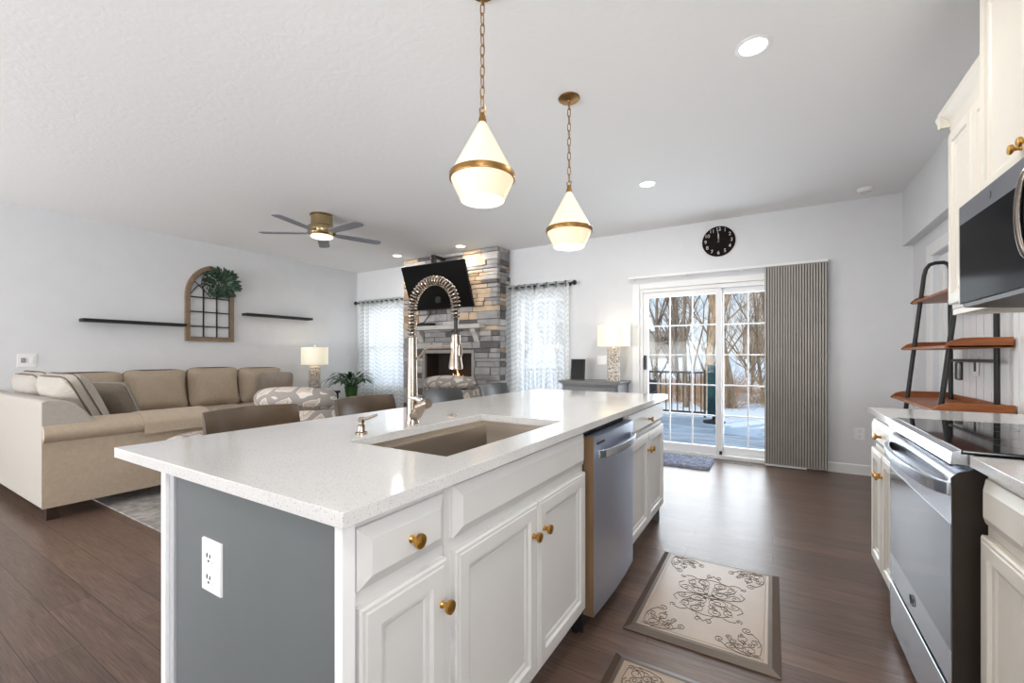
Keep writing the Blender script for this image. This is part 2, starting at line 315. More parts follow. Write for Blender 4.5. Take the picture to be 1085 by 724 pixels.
# ------------------------------------------------------------------ mesh helpers
class MB:
    def __init__(s): s.bm = bmesh.new()
    def box(s, x0, x1, y0, y1, z0, z1, bev=0., seg=2, mi=0, rot=None):
        b = bmesh.new(); bmesh.ops.create_cube(b, size=1)
        bmesh.ops.scale(b, vec=(abs(x1 - x0), abs(y1 - y0), abs(z1 - z0)), verts=b.verts)
        if bev:
            bev = min(bev, .49 * min(abs(x1 - x0), abs(y1 - y0), abs(z1 - z0)))
            bmesh.ops.bevel(b, geom=list(b.edges), offset=bev, segments=seg, profile=.5, affect='EDGES')
        if rot is not None: bmesh.ops.transform(b, matrix=rot, verts=b.verts)
        bmesh.ops.translate(b, vec=((x0 + x1) / 2, (y0 + y1) / 2, (z0 + z1) / 2), verts=b.verts)
        return s.add(b, mi)
    def add(s, b, mi=0):
        for f in b.faces: f.material_index = mi
        me = bpy.data.meshes.new('tmp'); b.to_mesh(me); b.free(); s.bm.from_mesh(me); bpy.data.meshes.remove(me); return s
    def lathe(s, prof, c=(0, 0, 0), n=32, mat=None, sx=1, sy=1, mi=0):
        b = bmesh.new(); rings = []
        for r, z in prof:
            if r < 1e-6: rings.append([b.verts.new((0, 0, z))])
            else: rings.append([b.verts.new((r * math.cos(2 * PI * k / n) * sx, r * math.sin(2 * PI * k / n) * sy, z)) for k in range(n)])
        for a, q in zip(rings, rings[1:]):
            if len(a) == 1 and len(q) == 1: continue
            for k in range(n):
                k2 = (k + 1) % n
                if len(a) == 1: b.faces.new((a[0], q[k2], q[k]))
                elif len(q) == 1: b.faces.new((a[k], a[k2], q[0]))
                else: b.faces.new((a[k], a[k2], q[k2], q[k]))
        bmesh.ops.recalc_face_normals(b, faces=b.faces)
        if mat is not None: bmesh.ops.transform(b, matrix=mat, verts=b.verts)
        bmesh.ops.translate(b, vec=c, verts=b.verts)
        return s.add(b, mi)
    def tube(s, pts, r, n=8, closed=False, mi=0, caps=True):
        pts = [Vector(p) for p in pts]; m = len(pts)
        rs = r if isinstance(r, (list, tuple)) else [r] * m
        b = bmesh.new(); rings = []; prev = None
        for i, p in enumerate(pts):
            if closed: t = pts[(i + 1) % m] - pts[i - 1]
            else: t = pts[min(i + 1, m - 1)] - pts[max(i - 1, 0)]
            if t.length < 1e-9: t = Vector((0, 0, 1))
            t.normalize()
            if prev is None:
                a = Vector((0, 0, 1)) if abs(t.z) < .9 else Vector((1, 0, 0))
                u = t.cross(a).normalized()
            else:
                u = prev - t * prev.dot(t)
                u = u.normalized() if u.length > 1e-6 else t.orthogonal().normalized()
            prev = u; v = t.cross(u)
            rings.append([b.verts.new(p + (u * math.cos(2 * PI * k / n) + v * math.sin(2 * PI * k / n)) * rs[i]) for k in range(n)])
        pr = list(zip(rings, rings[1:])) + ([(rings[-1], rings[0])] if closed else [])
        for a, q in pr:
            for k in range(n): b.faces.new((a[k], a[(k + 1) % n], q[(k + 1) % n], q[k]))
        if not closed and caps:
            b.faces.new(list(reversed(rings[0]))); b.faces.new(rings[-1])
        return s.add(b, mi)
    def cyl(s, p0, p1, r, n=16, mi=0): return s.tube([p0, p1], r, n, mi=mi)
    def prism(s, poly, axis, a, b_, bev=0., mi=0, seg=2):
        """poly: 2-D outline in the two axes that are not `axis` (in x,y,z order), extruded a..b_ along axis"""
        b = bmesh.new()
        def P(u, v, w):
            return {0: (w, u, v), 1: (u, w, v), 2: (u, v, w)}[axis]
        A = [b.verts.new(P(u, v, a)) for u, v in poly]; B = [b.verts.new(P(u, v, b_)) for u, v in poly]
        n = len(poly); b.faces.new(A); b.faces.new(list(reversed(B)))
        for k in range(n): b.faces.new((A[k], B[k], B[(k + 1) % n], A[(k + 1) % n]))
        bmesh.ops.recalc_face_normals(b, faces=b.faces)
        if bev: bmesh.ops.bevel(b, geom=list(b.edges), offset=bev, segments=seg, profile=.5, affect='EDGES')
        return s.add(b, mi)
    def loft(s, o, u, v, w, h, prof, mi=0):
        """nested rectangles: o = lower-left corner, u/v unit axes, n = u x v; prof = [(inset, height)]"""
        o, u, v = Vector(o), Vector(u), Vector(v); nn = u.cross(v)
        b = bmesh.new(); rings = []
        for ins, ht in prof:
            rings.append([b.verts.new(o + u * a + v * c + nn * ht) for a, c in ((ins, ins), (w - ins, ins), (w - ins, h - ins), (ins, h - ins))])
        for A, B in zip(rings, rings[1:]):
            for k in range(4): b.faces.new((A[k], A[(k + 1) % 4], B[(k + 1) % 4], B[k]))
        b.faces.new(rings[-1]); b.faces.new(list(reversed(rings[0])))
        return s.add(b, mi)
    def cushion(s, w, d, h, mat, puff=.12, n=10, mi=0, sq=.25):
        b = bmesh.new(); bmesh.ops.create_cube(b, size=2)
        bmesh.ops.subdivide_edges(b, edges=list(b.edges), cuts=n, use_grid_fill=True)
        for q in b.verts:
            x, y, z = q.co
            pn = (abs(x) ** 7 + abs(z) ** 7) ** (1 / 7); mx = max(abs(x), abs(z))
            if pn > 1e-6: k = mx / pn; x *= k; z *= k             # rounded corners
            e = 1 - (1 - min(1, abs(x)) ** 2.6) * (1 - min(1, abs(z)) ** 2.6)
            f = .16 + .84 * max(0, 1 - e) ** .42
            pinch = 1 - .045 * (1 - x * x); pz = 1 - .05 * (1 - z * z)
            q.co = Vector((x * pz * w / 2, y * f * d / 2, z * pinch * h / 2))
            q.co.y += .004 * math.sin(23 * q.co.x + 17 * q.co.z)
        bmesh.ops.transform(b, matrix=mat, verts=b.verts)
        return s.add(b, mi)
    def rim(s, w, h, mat, r, y=0., k=.93):
        pts = []
        for i in range(48):
            a = 2 * PI * i / 48; c, t = math.cos(a), math.sin(a)
            x = math.copysign(abs(c) ** .28, c) * w / 2 * .985; z = math.copysign(abs(t) ** .28, t) * h / 2 * .975
            pts.append(mat @ Vector((x, y, z)))
        return s.tube(pts, r, 6, closed=True)

SHIFT = {}
def build(name, mb, mat, parent=None, ang=35, smooth=True):
    """link the collected shapes as ONE mesh; shapes are written in the parent's frame unless the parent is a world-built thing"""
    me = bpy.data.meshes.new(name); mb.bm.to_mesh(me); mb.bm.free()
    root = parent
    while root is not None and root.parent is not None: root = root.parent
    if root is not None and root.name in SHIFT: me.transform(Matrix.Translation(-SHIFT[root.name]))
    for m in (mat if isinstance(mat, list) else [mat]): me.materials.append(m)
    if smooth:
        for p in me.polygons: p.use_smooth = True
        me.set_sharp_from_angle(angle=R(ang))
    o = bpy.data.objects.new(name, me); COL.objects.link(o)
    if smooth and ang < 90 and len(me.polygons) < 4000:
        wn = o.modifiers.new('weighted_normals', 'WEIGHTED_NORMAL'); wn.weight = 100; wn.keep_sharp = True
    if parent is not None: o.parent = parent
    return o
def thing(name, label, cat, loc=(0, 0, 0), rz=0., group=None, world=True):
    o = bpy.data.objects.new(name, None); COL.objects.link(o); o.empty_display_size = .05
    o.location = loc; o.rotation_euler = (0, 0, rz); o['label'] = label; o['category'] = cat
    if group: o['group'] = group
    if world: SHIFT[o.name] = Vector(loc)
    return o
def struct(name, mb, mat, parent=None, **k):
    o = build(name, mb, mat, parent, **k)
    if parent is None: o['kind'] = 'structure'
    return o
def structroot(name, loc):
    o = bpy.data.objects.new(name, None); COL.objects.link(o); o.location = loc; o['kind'] = 'structure'; SHIFT[o.name] = Vector(loc); return o
def single(o, label, cat, group=None, kind=None):
    o['label'] = label; o['category'] = cat
    if group: o['group'] = group
    if kind: o['kind'] = kind
    return o
def center(o):
    """move a single-mesh thing's origin to its base centre"""
    me = o.data; xs = [v.co for v in me.vertices]
    c = Vector(((min(v.x for v in xs) + max(v.x for v in xs)) / 2, (min(v.y for v in xs) + max(v.y for v in xs)) / 2, min(v.z for v in xs)))
    me.transform(Matrix.Translation(-c)); o.location = o.location + c; return o
def dup(root, loc, rz=None, label=None):
    r = root.copy(); COL.objects.link(r); r.location = loc
    if rz is not None: r.rotation_euler = (0, 0, rz)
    if label: r['label'] = label
    for ch in root.children:
        c = ch.copy(); COL.objects.link(c); c.parent = r
        for g in ch.children:
            d = g.copy(); COL.objects.link(d); d.parent = c
    return r
def T(x, y, z): return Matrix.Translation((x, y, z))
def RX(a): return Matrix.Rotation(R(a), 4, 'X')
def RY(a): return Matrix.Rotation(R(a), 4, 'Y')
def RZ(a): return Matrix.Rotation(R(a), 4, 'Z')

# ------------------------------------------------------------------ room shell
XL, XR, YB, YF, H = -6.77, 1.15, 5.52, -5.0, 2.77
def holed(mb, u0, u1, z0, z1, holes, mk):
    us = sorted({u0, u1, *[h[0] for h in holes], *[h[1] for h in holes]}); zs = sorted({z0, z1, *[h[2] for h in holes], *[h[3] for h in holes]})
    for a, b in zip(us, us[1:]):
        for c, d in zip(zs, zs[1:]):
            if any(h[0] - 1e-6 <= a and b <= h[1] + 1e-6 and h[2] - 1e-6 <= c and d <= h[3] + 1e-6 for h in holes): continue
            mk(a, b, c, d)
DOOR = (-1.44, .36, 0.0, 2.03); WINR = (-3.24, -2.47, .62, 2.04); WINL = (-6.5, -5.54, .62, 2.06)
mb = MB(); mb.box(XL - .15, XR + .15, YF - .15, YB + .15, -.12, 0); struct('floor', mb, M['floor'])
mb = MB(); mb.box(XL - .15, XR + .15, YF - .15, YB + .15, H, H + .12); struct('ceiling', mb, M['ceiling'])
mb = MB(); holed(mb, XL, XR, 0, H, [DOOR, WINR, WINL], lambda a, b, c, d: mb.box(a, b, YB, YB + .15, c, d)); struct('wall_back', mb, M['wall'])
mb = MB(); mb.box(XL - .15, XL, YF - .15, YB + .15, 0, H); struct('wall_left', mb, M['wall'])
mb = MB(); holed(mb, YF - .15, YB + .15, 0, H, [(4.18, 4.92, 0, 2.03)], lambda a, b, c, d: mb.box(XR, XR + .15, a, b, c, d)); struct('wall_right', mb, M['wall'])
mb = MB(); mb.box(XL, XR, YF - .15, YF, 0, H); struct('wall_front', mb, M['wall'])
mb = MB(); mb.box(-1.35, XR, -1.65, -1.5, 0, H); struct('wall_light_block', mb, M['wall'])  # unseen partition added to keep the rear fill lamps off the island end
mb = MB(); mb.box(1.072, XR, 3.0, YB, 2.25, H); struct('wall_soffit', mb, M['wall'])
mb = MB()
for a, b in ((XL, -5.24), (-3.34, -1.54), (.44, XR)):
    mb.prism([(YB, 0), (YB - .016, 0), (YB - .016, .085), (YB - .008, .1), (YB, .1)], 0, a, b)
struct('baseboard_back', mb, M['trim'])
mb = MB(); mb.prism([(XL, 0), (XL + .016, 0), (XL + .016, .085), (XL + .008, .1), (XL, .1)], 1, YF, YB - .02); struct('baseboard_left', mb, M['trim'])
mb = MB(); mb.prism([(XR, 0), (XR - .016, 0), (XR - .016, .085), (XR - .008, .1), (XR, .1)], 1, 5.03, YB - .02)
mb.prism([(XR, 0), (XR - .016, 0), (XR - .016, .085), (XR - .008, .1), (XR, .1)], 1, 3.04, 4.08); struct('baseboard_right', mb, M['trim'])
# white board panelling on the kitchen wall
mb = MB(); mb.box(XR - .008, XR, 3.0, 4.07, .1, 2.2)
for k in range(9): mb.box(XR - .0115, XR - .008, 3.07 + .115 * k, 3.165 + .115 * k, .12, 2.18, .003, 1)
struct('trim_1', mb, M['trim'])

# sliding glass door
d1 = structroot('door_1', (-.54, YB, 0))
mb = MB()
for a, b, c, d in ((-1.53, -1.44, 0, 2.10), (.36, .45, 0, 2.10), (-1.44, .36, 2.03, 2.10)): mb.box(a, b, YB - .02, YB + .01, c, d, .006)
struct('casing', mb, M['trim'], d1)
mb = MB()
for a, b, c, d in ((-1.44, -1.40, .0, 2.03), (.32, .36, .0, 2.03), (-1.40, .32, 1.985, 2.03)): mb.box(a, b, YB, YB + .13, c, d, .004)
mb.box(-1.44, .36, YB - .01, YB + .14, .0, .045, .006)
struct('frame', mb, M['trim'], d1)
def door_panel(x0, x1, y, cols):
    mb = MB(); sw, zt, zb = .065, 1.985, .045
    g = (x0 + sw, x1 - sw, .135, 1.92)
    mb.box(x0, g[0], y, y + .04, zb, zt, .004); mb.box(g[1], x1, y, y + .04, zb, zt, .004)
    mb.box(g[0], g[1], y, y + .04, zb, g[2], .004); mb.box(g[0], g[1], y, y + .04, g[3], zt, .004)
    p = struct('sliding_panel', mb, M['trim'], d1)
    mb = MB()
    for k in range(1, cols): x = g[0] + (g[1] - g[0]) * k / cols; mb.box(x - .008, x + .008, y + .012, y + .028, g[2], g[3], .003)
    for k in range(1, 5): z = g[2] + (g[3] - g[2]) * k / 5; mb.box(g[0], g[1], y + .010, y + .03, z - .008, z + .008, .003)
    struct('muntins', mb, M['trim'], p)
    mb = MB(); mb.box(g[0] - .004, g[1] + .004, y + .0195, y + .0205, g[2] - .004, g[3] + .004); struct('pane', mb, M['glass'], p)
door_panel(-1.405, -.505, YB + .02, 3); door_panel(-.555, .325, YB + .07, 3)
mb = MB(); mb.box(-.53, -.50, YB - .005, YB + .02, .05, .09, .006); struct('foot_lock', mb, M['dark'], d1)
mb = MB(); mb.box(-1.392, -1.36, YB - .012, YB + .02, 1.02, 1.2, .008); mb.tube([(-1.376, YB - .01, 1.04), (-1.376, YB - .05, 1.05), (-1.376, YB - .05, 1.17), (-1.376, YB - .01, 1.18)], .009, 8)
struct('pull_handle', mb, M['dark'], d1)

def window(name, w, ylift=0):
    x0, x1, z0, z1 = w; r = structroot(name, ((x0 + x1) / 2, YB, z0)); mb = MB()
    for a, b, c, d in ((x0 - .07, x0, z0 - .07, z1 + .07), (x1, x1 + .07, z0 - .07, z1 + .07), (x0, x1, z1, z1 + .07), (x0, x1, z0 - .07, z0)): mb.box(a, b, YB - .018, YB + .005, c, d, .004)
    struct('casing', mb, M['trim'], r)
    mb = MB(); t = .05; y = YB + .03; zm = (z0 + z1) / 2
    for a, b, c, d in ((x0, x0 + t, z0, z1), (x1 - t, x1, z0, z1), (x0 + t, x1 - t, z1 - t, z1), (x0 + t, x1 - t, z0, z0 + t), (x0 + t, x1 - t, zm - .03, zm + .03)): mb.box(a, b, y, y + .06, c, d, .004)
    for k in range(1, 3): x = x0 + (x1 - x0) * k / 3; mb.box(x - .008, x + .008, y + .02, y + .04, z0 + t, z1 - t)
    for z in (z0 + (zm - z0) / 2, zm + (z1 - zm) / 2): mb.box(x0 + t, x1 - t, y + .018, y + .042, z - .008, z + .008)
    struct('sash', mb, M['trim'], r)
    mb = MB(); mb.box(x0 + t, x1 - t, y + .0295, y + .0305, z0 + t, z1 - t); struct('pane', mb, M['glass'], r)
window('window_1', WINR); window('window_2', WINL)

# white inner door in the right wall
d2 = structroot('door_2', (XR, 4.55, 0))
mb = MB()
for a, b, c, d in ((4.08, 4.18, 0, 2.13), (4.92, 5.02, 0, 2.13), (4.18, 4.92, 2.03, 2.13)): mb.box(XR - .022, XR + .004, a, b, c, d, .006)
struct('casing', mb, M['trim'], d2)
mb = MB(); mb.loft((XR + .03, 4.90, .01), (0, -1, 0), (0, 0, 1), .70, 2.0, [(0, -.035), (0, 0), (.1, 0), (.11, -.008), (.2, -.008)])
struct('slab', mb, M['trim'], d2)
mb = MB(); mb.box(XR - .01, XR + .03, 4.205, 4.222, .02, 2.02); struct('shadow_gap_strip', mb, M['dark'], d2)  # dark strip standing in for the shade of the door gap
mb = MB(); mb.box(XR - .035, XR + .0, 4.23, 4.30, 1.02, 1.15, .012); struct('latch', mb, plain('grey_latch', rgb(120, 118, 114), .35, .8), d2)

# ------------------------------------------------------------------ kitchen island
PROF_DOOR = [(0, 0), (0, .016), (.005, .02), (.012, .02), (.016, .022), (.05, .022), (.056, .014), (.066, .012), (.072, .008), (.08, .008)]
PROF_DRAWER = [(0, 0), (0, .008), (.004, .011), (.022, .02), (.026, .022), (.03, .022)]
def knob(mb, x, y, z, sx_):
    m = Matrix.Rotation(R(90 * sx_), 4, 'Y')
    mb.lathe([(0.0, 0), (.009, 0), (.009, .003), (.0065, .006), (.006, .014), (.009, .018), (.0155, .022), (.0165, .026), (.0155, .030), (.011, .032), (0, .0325)], (x, y, z), 20, m)
def frontY(x, y0, y1, z0, z1, prof, sgn):
    """door / drawer front lying in an X = const plane, facing sgn*X"""
    mb = MB()
    if sgn > 0: mb.loft((x, y0, z0), (0, 1, 0), (0, 0, 1), y1 - y0, z1 - z0, prof)
    else: mb.loft((x, y1, z0), (0, -1, 0), (0, 0, 1), y1 - y0, z1 - z0, prof)
    return mb
IX0, IX1, IY0, IY1, IZ = -1.43, -.687, .52, 3.21, .882
def island_cab(name, label, y0, y1, fronts, mat=M['cab']):
    t = thing(name, label, 'cabinet', ((IX1 - .3), (y0 + y1) / 2, 0))
    mb = MB(); mb.box(IX1 - .60, IX1 - .016, y0 + .001, y1 - .001, .11, .855)   # carcass sides and back
    mb.box(IX1 - .55, IX1 - .07, y0 + .001, y1 - .001, 0.0, .11)
    build('carcass', mb, mat, t)
    mb = MB(); f = .03; zs = [.11, .155, IZ - .02, IZ]
    holes = [(max(y0 + .012, q[1] + .01), min(y1 - .012, q[2] - .01), q[3] + .01, q[4] - .01) for q in fronts]
    holed(mb, y0 + .001, y1 - .001, .11, IZ - .002, [], lambda a, b, c, d: mb.box(IX1 - .016, IX1, a, b, c, d, .0015))
    build('face_frame', mb, mat, t)
    for kind, a, b, c, d, kn in fronts:
        p = build(kind, frontY(IX1, a, b, c, d, PROF_DOOR if kind == 'door' else PROF_DRAWER, 1), mat, t, ang=20)
        for (ky, kz) in kn:
            mb = MB(); knob(mb, IX1 + .021, ky, kz, 1); build('knob', mb, M['brass'], p)
    return t
# the drawer/door cabinet at the near end needs a hollow under the sink, so the sink unit's carcass stays low at the top
island_cab('base_cabinet', 'light grey island cabinet with one drawer over a single door, nearest the end panel', .545, .815,
           [('drawer_front', .552, .806, .738, .86, [(.685, .797)]), ('door', .552, .806, .14, .708, [(.785, .607)])])
t = thing('sink_base_cabinet', 'wide light grey island cabinet with plain false drawer front over two doors, below the sink', 'cabinet', (-.98, 1.26, 0))
mb = MB(); mb.box(IX1 - .60, IX1 - .016, .816, 1.712, .11, .60); mb.box(IX1 - .55, IX1 - .07, .816, 1.712, 0, .11); build('carcass', mb, M['cab'], t)
mb = MB(); mb.box(IX1 - .016, IX1, .816, 1.712, .11, IZ - .002, .0015); build('face_frame', mb, M['cab'], t)
build('false_front', frontY(IX1, .84, 1.70, .738, .868, PROF_DRAWER, 1), M['cab'], t, ang=20)
for a, b, ky in ((.84, 1.272, 1.235), (1.276, 1.70, 1.312)):
    p = build('door', frontY(IX1, a, b, .14, .708, PROF_DOOR, 1), M['cab'], t, ang=20)
    mb = MB(); knob(mb, IX1 + .021, ky, .607, 1); build('knob', mb, M['brass'], p)
island_cab('base_cabinet', 'far light grey island cabinet with wide drawer over two doors', 2.335, 3.205,
           [('drawer_front', 2.345, 3.195, .738, .86, [(2.76, .797)]), ('door', 2.345, 2.768, .14, .708, [(2.735, .607)]), ('door', 2.772, 3.195, .14, .708, [(2.805, .607)])])
# end panels and back of the island
t = thing('island_end_panel', 'slate grey island end panel framed by two white corner posts', 'panel', (-1.05, .53, 0))
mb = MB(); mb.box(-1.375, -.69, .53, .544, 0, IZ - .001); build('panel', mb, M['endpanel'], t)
mb = MB(); mb.box(-1.43, -1.403, .515, .56, 0, IZ - .001, .002); build('corner_post', mb, M['trim'], t)
mb = MB(); mb.box(-1.403, -1.376, .524, .56, 0, IZ - .001, .002); build('inner_strip', mb, plain('grey_strip', rgb(176, 177, 180), .5), t)
mb = MB(); mb.box(-.695, -.672, .515, .5445, 0, IZ - .001, .002); build('corner_post', mb, M['trim'], t)
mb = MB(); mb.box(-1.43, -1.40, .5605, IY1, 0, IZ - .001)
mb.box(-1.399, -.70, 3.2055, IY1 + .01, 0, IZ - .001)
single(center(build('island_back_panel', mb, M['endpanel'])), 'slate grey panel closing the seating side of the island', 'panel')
t = thing('power_outlet', 'white double outlet on the slate grey island end panel', 'outlet', (-1.177, .53, .674))
def outlet(t, cx, y, cz, sgn=-1, w=.092, h=.128):
    mb = MB(); mb.loft((cx - w / 2, y, cz - h / 2), (1, 0, 0), (0, 0, 1), w, h, [(0, 0), (.001, .005), (.006, .007)]); build('cover_plate', mb, M['white'], t)
    for dz in (-.026, .026):
        mb = MB(); mb.lathe([(0, 0), (.0185, 0), (.0185, .003), (.017, .0035), (0, .0035)], (cx, y - .0065, cz + dz), 20, RX(90)); s = build('socket', mb, M['white'], t)
        mb = MB()
        for dx, hh in ((-.007, .010), (.007, .008)): mb.box(cx + dx - .0014, cx + dx + .0014, y - .0115, y - .0095, cz + dz - .001, cz + dz - .001 + hh)
        mb.box(cx - .003, cx + .003, y - .0115, y - .0095, cz + dz - .012, cz + dz - .007, .001); build('slots', mb, M['dark'], s)
outlet(t, -1.177, .53, .674)

# countertop slab with the sink cut-out
t = thing('island_countertop', 'long pale speckled quartz island countertop with rectangular sink cut-out', 'countertop', (-1.175, 1.87, .884))
CX0, CX1, CY0, CY1 = -1.704, -.647, .497, 3.24
SX0, SX1, SY0, SY1 = -1.185, -.768, .925, 1.683
mb = MB(); b = bmesh.new(); xs = [CX0, SX0, SX1, CX1]; ys = [CY0, SY0, SY1, CY1]
V = {(i, j): b.verts.new((xs[i], ys[j], .914)) for i in range(4) for j in range(4)}
fs = [b.faces.new((V[i, j], V[i + 1, j], V[i + 1, j + 1], V[i, j + 1])) for i in range(3) for j in range(3) if not (i == 1 and j == 1)]
r = bmesh.ops.extrude_face_region(b, geom=fs)
bmesh.ops.translate(b, vec=(0, 0, -.030), verts=[q for q in r['geom'] if isinstance(q, bmesh.types.BMVert)])
bmesh.ops.recalc_face_normals(b, faces=b.faces)
bmesh.ops.bevel(b, geom=[e for e in b.edges if e.calc_face_angle(0) > 1], offset=.002, segments=2, profile=.5, affect='EDGES')
mb.add(b); build('slab', mb, M['quartz'], t)

# undermount sink
t = thing('kitchen_sink', 'undermount stainless steel sink set into the island countertop', 'sink', (-.975, 1.30, .64))
mb = MB(); b = bmesh.new(); e = .006
def rect(x0, x1, y0, y1, z): return [b.verts.new(p) for p in ((x0, y0, z), (x1, y0, z), (x1, y1, z), (x0, y1, z))]
rings = [rect(SX0 - .02, SX1 + .02, SY0 - .02, SY1 + .02, .8835), rect(SX0 - .004, SX1 + .004, SY0 - .004, SY1 + .004, .8835), rect(SX0 - .004, SX1 + .004, SY0 - .004, SY1 + .004, .866), rect(SX0 + .03, SX1 + .004, SY0 + .0, SY1 + .0, .866),
         rect(SX0 + .032, SX1 + .003, SY0 + .002, SY1 - .002, .66), rect(SX0 + .05, SX1 - .015, SY0 + .02, SY1 - .02, .645)]
for A, B in zip(rings, rings[1:]):
    for k in range(4): b.faces.new((A[k], A[(k + 1) % 4], B[(k + 1) % 4], B[k]))
b.faces.new(rings[-1]); bmesh.ops.recalc_face_normals(b, faces=b.faces); bmesh.ops.reverse_faces(b, faces=b.faces)
mb.add(b); build('basin', mb, M['sink'], t, ang=60)
mb = MB(); mb.lathe([(0, .002), (.03, .002), (.045, .004), (.05, 0)], (-.98, 1.3, .6455), 24); build('drain', mb, M['chrome'], t)

# spring faucet
FX, FY = -1.262, 1.303
t = thing('kitchen_faucet', 'tall brushed nickel kitchen faucet with coiled spring neck behind the sink', 'faucet', (FX, FY, .914))
mb = MB(); mb.lathe([(0, .914), (.027, .914), (.0275, .922), (.0235, .93), (.0225, .98), (.0215, 1.03), (.019, 1.15), (.0175, 1.262), (.016, 1.268), (0, 1.268)], (FX, FY, 0), 28); build('column', mb, M['nickel'], t)
arc = [(FX, FY, 1.262), (FX, FY, 1.28)]; ra = .1125
zc = 1.377
arc += [(FX, FY, 1.30), (FX, FY, 1.35)]
for k in range(0, 25): a = PI - PI * k / 24; arc.append((FX + ra + ra * math.cos(a), FY, zc + ra * math.sin(a)))
arc += [(FX + 2 * ra, FY, 1.33), (FX + 2 * ra, FY, 1.268)]
mb = MB(); mb.tube(arc, .0075, 10); build('hose', mb, M['dark'], t)
# dense coil along the arc
def resample(pts, m):
    pts = [Vector(p) for p in pts]; L = [0]
    for a, q in zip(pts, pts[1:]): L.append(L[-1] + (q - a).length)
    out = []; j = 0
    for i in range(m + 1):
        s = L[-1] * i / m
        while j < len(L) - 2 and L[j + 1] < s: j += 1
        out.append(pts[j].lerp(pts[j + 1], (s - L[j]) / max(1e-9, L[j + 1] - L[j])))
    return out
coilpath = [p for p in arc[:-1]]; turns = 37; per = 14
cp = resample(coilpath, turns * per); pts = []
for i, p in enumerate(cp):
    tg = (cp[min(i + 1, len(cp) - 1)] - cp[max(i - 1, 0)]).normalized(); u = Vector((0, 1, 0)); v = tg.cross(u)
    a = 2 * PI * i / per; pts.append(p + (u * math.cos(a) + v * math.sin(a)) * .0165)
mb = MB(); mb.tube(pts, .0034, 6); build('spring', mb, M['nickel'], t)
hx = FX + 2 * ra
mb = MB(); mb.lathe([(0, 1.272), (.017, 1.272), (.018, 1.262), (.0185, 1.22), (.023, 1.175), (.027, 1.15), (.0265, 1.141), (.02, 1.139), (0, 1.139)], (hx, FY, 0), 24); h_ = build('spray_head', mb, M['nickel'], t)
mb = MB(); mb.box(hx + .017, hx + .027, FY - .009, FY + .009, 1.19, 1.235, .004); build('spray_button', mb, M['nickel'], h_)
mb = MB(); mb.tube([(FX + .012, FY, 1.178), (FX + .03, FY, 1.182), (FX + .05, FY, 1.198), (FX + .07, FY, 1.218), (FX + .10, FY, 1.226), (hx - .018, FY, 1.23)], .0048, 8)
mb.lathe([(.0205, -.008), (.0235, -.008), (.0235, .008), (.0205, .008), (.0205, -.008)], (hx, FY, 1.23), 20); build('docking_arm', mb, M['nickel'], t)
mb = MB(); mb.tube([(FX, FY, .945), (FX + .035, FY - .01, .958), (FX + .06, FY - .016, .982), (FX + .088, FY - .02, .997)], [.021, .022, .021, .017], 16)
mb.lathe([(0, -.03), (.019, -.03), (.021, -.026), (.021, .026), (.019, .03), (0, .03)], (FX + .078, FY - .02, .995), 20, RY(66))
hd = build('handle_body', mb, M['nickel'], t)
mb = MB(); mb.tube([(FX + .07, FY - .015, 1.008), (FX + .04, FY - .02, 1.02), (FX + .012, FY - .03, 1.022)], [.011, .009, .006], 10); build('lever', mb, M['chrome'], hd)
# soap dispenser and air switch
t = thing('soap_dispenser', 'small brushed nickel soap pump on the countertop left of the faucet', 'soap dispenser', (-1.248, 1.036, .914))
mb = MB(); mb.lathe([(0, .914), (.021, .914), (.021, .920), (.015, .924), (.0125, .935), (.0125, .945), (.009, .948), (.009, .957), (0, .958)], (-1.248, 1.036, 0), 20); build('base', mb, M['nickel'], t)
mb = MB(); mb.lathe([(0, .955), (.011, .955), (.012, .968), (.008, .974), (0, .975)], (-1.248, 1.036, 0), 16); mb.tube([(-1.248, 1.036, .965), (-1.22, 1.045, .972), (-1.19, 1.055, .984)], [.0065, .0055, .005], 8); build('spout', mb, M['nickel'], t)
mb = MB(); mb.lathe([(0, .914), (.022, .914), (.022, .917), (.016, .919), (.014, .922), (0, .923)], (-1.262, 1.56, 0), 20)
single(center(build('air_switch', mb, M['nickel'])), 'small round metal button set in the countertop right of the faucet', 'button')

# dishwasher
t = thing('dishwasher', 'stainless steel dishwasher built into the island between two cabinets', 'dishwasher', (-.97, 2.02, 0))
DW0, DW1, DX = 1.728, 2.318, -.632
mb = MB(); mb.box(-1.25, -.70, 1.72, 2.328, .02, .865); mb.box(-.70, IX1, 1.715, 1.726, .02, .865); build('tub', mb, M['dark'], t)
mb = MB(); n = 12; b = bmesh.new(); pf = []
for k in range(n + 1):
    y = DW0 + (DW1 - DW0) * k / n; pf.append((DX - .010 + .010 * (1 - (2 * k / n - 1) ** 2), y))
poly = [(IX1 + .004, DW0), *pf, (IX1 + .004, DW1)]
mb.prism(poly, 2, .095, .848); build('door', mb, M['dwsteel'], t, ang=30)
mb = MB(); mb.box(IX1 - .004, DX - .0105, DW0 - .004, DW0 - .0005, .095, .85); build('edge_trim', mb, M['bronze'], t)
mb = MB(); pts = []
for k in range(17):
    q = k / 16; y = DW0 + .03 + (DW1 - DW0 - .06) * q; pts.append((DX + .006 + .042 * math.sin(PI * q) ** .55, y))
inn = [(x - .012, y) for x, y in reversed(pts)]
mb.prism(pts + inn, 2, .755, .79, .003); build('handle', mb, M['steel'], t)
mb = MB(); mb.box(DX - .012, DX - .0035, DW0 + .035, DW0 + .16, .812, .824, .002); build('vent_slot', mb, M['dark'], t)
mb = MB(); mb.box(-.74, -.72, 1.73, 2.32, 0.0, .094); build('toe_plate', mb, M['dark'], t)

